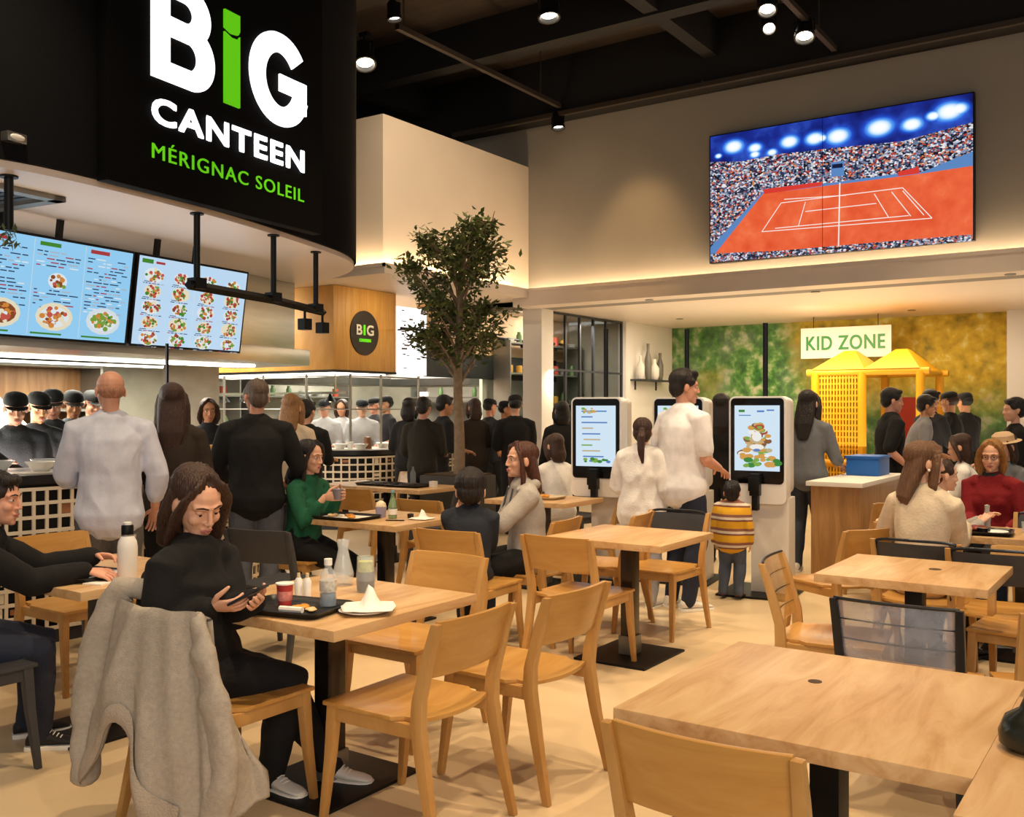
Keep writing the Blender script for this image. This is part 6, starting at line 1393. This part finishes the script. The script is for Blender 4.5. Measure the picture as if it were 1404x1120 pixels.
# ================================================================== the kitchen behind the counters
m_tile = M('kitchen_panel', '#b7b3a4', .25, var=.15, vscale=3); m_wd = wood('kitchen_wood', '#8a5f36', '#a5764a', '#b98d5c', (8, 8, .8)); m_steel = M('pot_steel', '#a9a9a6', .25, .9); m_white_c = M('crockery', '#ecebe6', .3); m_brn = M('jar_brown', '#7d5230', .4); m_grnb = M('jar_green', '#5c7a4a', .35); m_yelb = M('jar_yellow', '#d0a040', .4); m_redb = M('tin_red', '#a0402c', .4)
rnd = random.Random(77)
PROT = {}
def vessel(kind, x, y, z, label, group):
    """small kitchen wares, one object each"""
    if kind not in PROT:
        pr, mt = {'bowl': ([(.001, 0), (.05, 0), (.095, .06), (.10, .065), (.09, .062), (.05, .012), (.001, .01)], m_white_c), 'plate_stack': ([(.001, 0), (.07, 0), (.11, .012), (.11, .10), (.07, .09), (.001, .09)], m_white_c),
                  'pot': ([(.001, 0), (.11, 0), (.115, .02), (.115, .17), (.12, .175), (.105, .175), (.105, .02), (.001, .015)], m_steel), 'jar': ([(.001, 0), (.05, 0), (.052, .11), (.04, .13), (.042, .15), (.001, .152)], m_brn),
                  'green_jar': ([(.001, 0), (.045, 0), (.048, .12), (.03, .15), (.03, .18), (.001, .182)], m_grnb), 'yellow_jar': ([(.001, 0), (.055, 0), (.055, .10), (.05, .12), (.001, .122)], m_yelb), 'tin': ([(.001, 0), (.06, 0), (.06, .15), (.001, .152)], m_redb),
                  'glass': ([(.001, 0), (.035, 0), (.042, .12), (.039, .12), (.032, .01), (.001, .01)], m_pet), 'cup': ([(.001, 0), (.03, 0), (.042, .09), (.044, .095), (.038, .09), (.028, .01), (.001, .01)], m_white_c)}[kind]
        PROT[kind] = MB().lathe(pr, 18).mesh(kind, mt)
    names = {'bowl': 'bowl', 'plate_stack': 'plate_pile', 'pot': 'cooking_pot', 'jar': 'jar', 'green_jar': 'jar', 'yellow_jar': 'jar', 'tin': 'food_tin', 'glass': 'drinking_glass', 'cup': 'cup'}
    o = bpy.data.objects.new(names[kind], PROT[kind]); COL.objects.link(o); o.location = (x, y, z)
    return tag(o, label, names[kind].split('_')[-1] if kind not in ('pot',) else 'pot', group)
# shelves along the back
SH = [(-9.55, 2.6, 2.2, 'steel kitchen shelf unit at the far left behind the cooks'), (-9.55, 4.9, 2.2, 'steel kitchen shelf unit behind the bald man and the brown-haired woman'), (-10.6, 7.0, 1.8, 'steel kitchen shelf unit behind the man in the black jumper'),
      (-13.1, 9.6, 2.4, 'steel kitchen shelf unit on the far wall under the oak box'), (-13.1, 12.2, 2.4, 'steel kitchen shelf unit on the far wall left of the tree trunk')]
kinds = ['pot', 'bowl', 'plate_stack', 'jar', 'green_jar', 'yellow_jar', 'tin', 'cup']
kl = {'pot': 'steel cooking pot', 'bowl': 'white bowl', 'plate_stack': 'pile of white plates', 'jar': 'brown storage jar', 'green_jar': 'green jar', 'yellow_jar': 'yellow jar', 'tin': 'red food tin', 'cup': 'white cup'}
where = ['on the far left kitchen shelves', 'on the kitchen shelves behind the bald man', 'on the kitchen shelves behind the black jumper', 'on the far wall shelves under the oak box', 'on the far wall shelves left of the tree']
for si, (x, y, wd, lb) in enumerate(SH):
    t = shelf_unit('kitchen_shelf', lb, (x, y, 0), wd, 2.0 if si < 3 else 2.3, 5, rad(90), .4)
    MB().box((-wd/2, .17, .1), (wd/2, .2, 1.98)).build('back_panel', (m_tile, m_wd, m_tile, m_tile, m_tile)[si], t)
    hh = 2.0 if si < 3 else 2.3
    for k in range(1, 5):
        z = .15+k*(hh-.2)/4+.025; n = 6
        if k == 4 and si < 3: continue
        for j in range(n):
            kd = rnd.choice(kinds); vessel(kd, x+rnd.uniform(-.05, .08), y-wd/2+.22+j*(wd-.44)/(n-1), z, kl[kd]+' '+where[si], kl[kd]+'s '+where[si])
# second end wall shelves seen past the tree and through the glass
t = shelf_unit('kitchen_shelf', 'steel kitchen shelf unit on the end wall behind the man in the black cap', (-10.6, 14.5, 0), 3.2, 2.3, 5, 0, .4)
for k in range(1, 5):
    for j in range(8):
        kd = rnd.choice(kinds); vessel(kd, -12.0+j*.4, 14.48, .15+k*2.1/4+.025, kl[kd]+' on the end wall shelves behind the man in the black cap', kl[kd]+'s on the end wall shelves')
t = shelf_unit('display_shelf', 'display shelf of bottles and jars seen through the glazed partition', (-8.75, 13.55, 0), 2.2, 2.6, 6, rad(90), .32)
for k in range(1, 6):
    for j in range(8):
        kd = rnd.choice(['green_jar', 'jar', 'yellow_jar', 'cup', 'bowl', 'tin']); vessel(kd, -8.72, 12.62+j*.27, .15+k*2.4/5+.025, kl[kd]+' on the display shelf behind the glazed partition', kl[kd]+'s on the display shelf')
# on the first counter, kitchen side and front
gq = offset(PATH1, -.30); wl = 'on the first counter before the cooks'
for k in range(16, len(gq)-14, 2):
    kd = rnd.choice(['bowl', 'plate_stack', 'cup', 'bowl', 'pot', 'glass', 'yellow_jar']); q = offset(PATH1, -.22-.38*rnd.random())[k]
    nm = dict(kl, glass='clear glass')[kd]; vessel(kd, q.x, q.y, 1.108, nm+' '+wl, nm+'s '+wl)
for k in range(6, len(PATH2)-6, 2):
    kd = rnd.choice(['bowl', 'plate_stack', 'cup', 'bowl', 'jar', 'glass']); q = offset(PATH2, -.2-.3*rnd.random())[k]
    nm = dict(kl, glass='clear glass')[kd]; vessel(kd, q.x, q.y, 1.008, nm+' on the far rounded counter', nm+'s on the far rounded counter')
for k in range(3, len(PATH3)-2, 3):
    kd = rnd.choice(['bowl', 'plate_stack', 'cup', 'jar']); q = offset(PATH3, -.3)[k]
    vessel(kd, q.x, q.y, 1.008, kl[kd]+' on the straight counter behind the tree', kl[kd]+'s on the straight counter')
# work benches of the kitchen
for x, y, w_, d_, lb in ((-8.6, 3.4, .7, 3.2, 'steel work bench behind the cooks of the first counter'), (-11.4, 10.6, .7, 2.6, 'steel work bench behind the cooks in white'), (-10.8, 13.2, 1.6, .6, 'steel work bench near the end wall shelves')):
    t = thing('work_bench', lb, 'work bench', (x, y, 0))
    MB().box((-w_/2, -d_/2, .86), (w_/2, d_/2, .90)).build('worktop', m_ss, t, bevel=.004)
    for sx_ in (-1, 1):
        for sy_ in (-1, 1): MB().box((sx_*(w_/2-.05)-.02, sy_*(d_/2-.05)-.02, 0), (sx_*(w_/2-.05)+.02, sy_*(d_/2-.05)+.02, .86)).build('leg', m_ss2, t)
    MB().box((-w_/2+.03, -d_/2+.03, .25), (w_/2-.03, d_/2-.03, .28)).build('lower_shelf', m_ss2, t)
# wood-clad partition piece and dark glass return behind the screens
struct('wall_display', MB().box((-9.12, 12.36, 0), (-9.06, 14.75, 2.98)), M('display_pale', '#cfd6c6', .5))
struct('wall_kitchen_partition', MB().box((-9.95, .6, 0), (-9.85, 7.9, 2.98)), m_tile)
t = thing('heat_lamp_bar', 'long steel bar of glowing heat lamps above the far counter', 'lamp bar', (-9.3, 9.15, 1.72))
MB().box((-2.6, -.02, 0), (.4, .02, .03)).box((-2.5, -.01, .03), (-2.48, .01, .26)).box((.2, -.01, .03), (.22, .01, .26)).build('bar', m_ss, t)
for k in range(7): MB().lathe([(.015, 0), (.02, -.02), (.07, -.09), (.075, -.10), (.06, -.09), (.001, -.03)], 14, c=(-2.4+k*.42, 0, 0)).build('lamp_shade', m_bm, t)
for k in range(7): MB().ell((-2.4+k*.42, 0, -.075), .03).build('bulb', M('heat_bulb', '#ffe0a8', .4, emit='#ffd9a0', es=7), t)
for i, (x, y, l) in enumerate(((-10.6, 11.4, 2.6), (-12.4, 10.6, 2.6), (-10.2, 13.4, 2.2))):
    t = thing('tube_light', ('white tube light above the far counter cooks', 'white tube light close to the far kitchen wall', 'white tube light before the end wall shelves')[i], 'light', (x, y, 2.55), rad(90) if i < 2 else 0)
    MB().box((-l/2, -.05, 0), (l/2, .05, .05)).tube([V(-l/2+.2, 0, .05), V(-l/2+.2, 0, .48)], .008, 6).tube([V(l/2-.2, 0, .05), V(l/2-.2, 0, .48)], .008, 6).build('housing', m_white, t)
    MB().box((-l/2+.02, -.035, -.012), (l/2-.02, .035, 0)).build('diffuser', M('tube_glow', '#ffffff', .4, emit='#f6fbff', es=9), t)

# extractor boxes, framed glass and hanging tools over the far counter
m_hood = M('hood_dark', '#4c4b47', .35, .7, var=.2, vscale=3)
for i, (x, y, w_, d_) in enumerate(((-11.6, 11.5, 1.0, 2.0), (-10.6, 13.2, 2.0, .9))):
    t = thing('kitchen_hood', ('dark steel kitchen hood above the cooks in white', 'dark steel kitchen hood near the end wall shelves')[i], 'hood', (x, y, 1.92))
    MB().rings([[V(sx_*w_/2*k, sy_*d_/2*k, z) for sx_, sy_ in ((-1, -1), (1, -1), (1, 1), (-1, 1))] for k, z in ((1, 0), (1, .12), (.5, .42), (.45, 1.12))]).build('canopy_shell', m_hood, t, smooth=False)
    MB().box((-w_/2+.08, -d_/2+.08, -.01), (w_/2-.08, d_/2-.08, 0)).build('filter', m_ss2, t)
t = thing('glass_screen', 'framed clear glass screen standing on the far rounded counter', 'glass guard')
g2 = offset(PATH2, -.36); ids = list(range(4, len(g2)-2, 8))
fr = MB()
for i in ids: fr.box((g2[i].x-.012, g2[i].y-.012, 1.008), (g2[i].x+.012, g2[i].y+.012, 1.98))
for a, b_ in zip(ids, ids[1:]):
    for z in (1.52, 1.95): fr.tube([V(g2[a].x, g2[a].y, z), V(g2[b_].x, g2[b_].y, z)], .010, 6)
fr.build('frame', m_ss2, t)
pl = MB()
for a, b_ in zip(ids, ids[1:]):
    tt = g2[b_]-g2[a]; pl.cbox(((g2[a].x+g2[b_].x)/2, (g2[a].y+g2[b_].y)/2, 1.73), (tt.length-.05, .006, .40), 0, math.atan2(tt.y, tt.x))
pl.build('glass_pane', m_glass, t, smooth=False)
for k in range(9):
    x, y = -12.85, 9.0+k*.5; o = MB().tube([V(0, 0, 0), V(0, 0, -.22)], .008, 6).lathe([(.001, -.30), (.05, -.28), (.06, -.23), (.001, -.22)], 12).build('ladle', m_steel, loc=(x, y, 2.32)); tag(o, 'steel ladle hanging above the far wall shelves', 'ladle', 'hanging ladles')
tag(MB().box((-12.87, 8.8, 2.32), (-12.83, 13.3, 2.35)).box((-13.4, 9.0, 2.325), (-12.85, 9.03, 2.345)).box((-13.4, 13.0, 2.325), (-12.85, 13.03, 2.345)).build('hanging_rail', m_ss, None), 'steel rail of ladles along the far kitchen wall', 'rail')
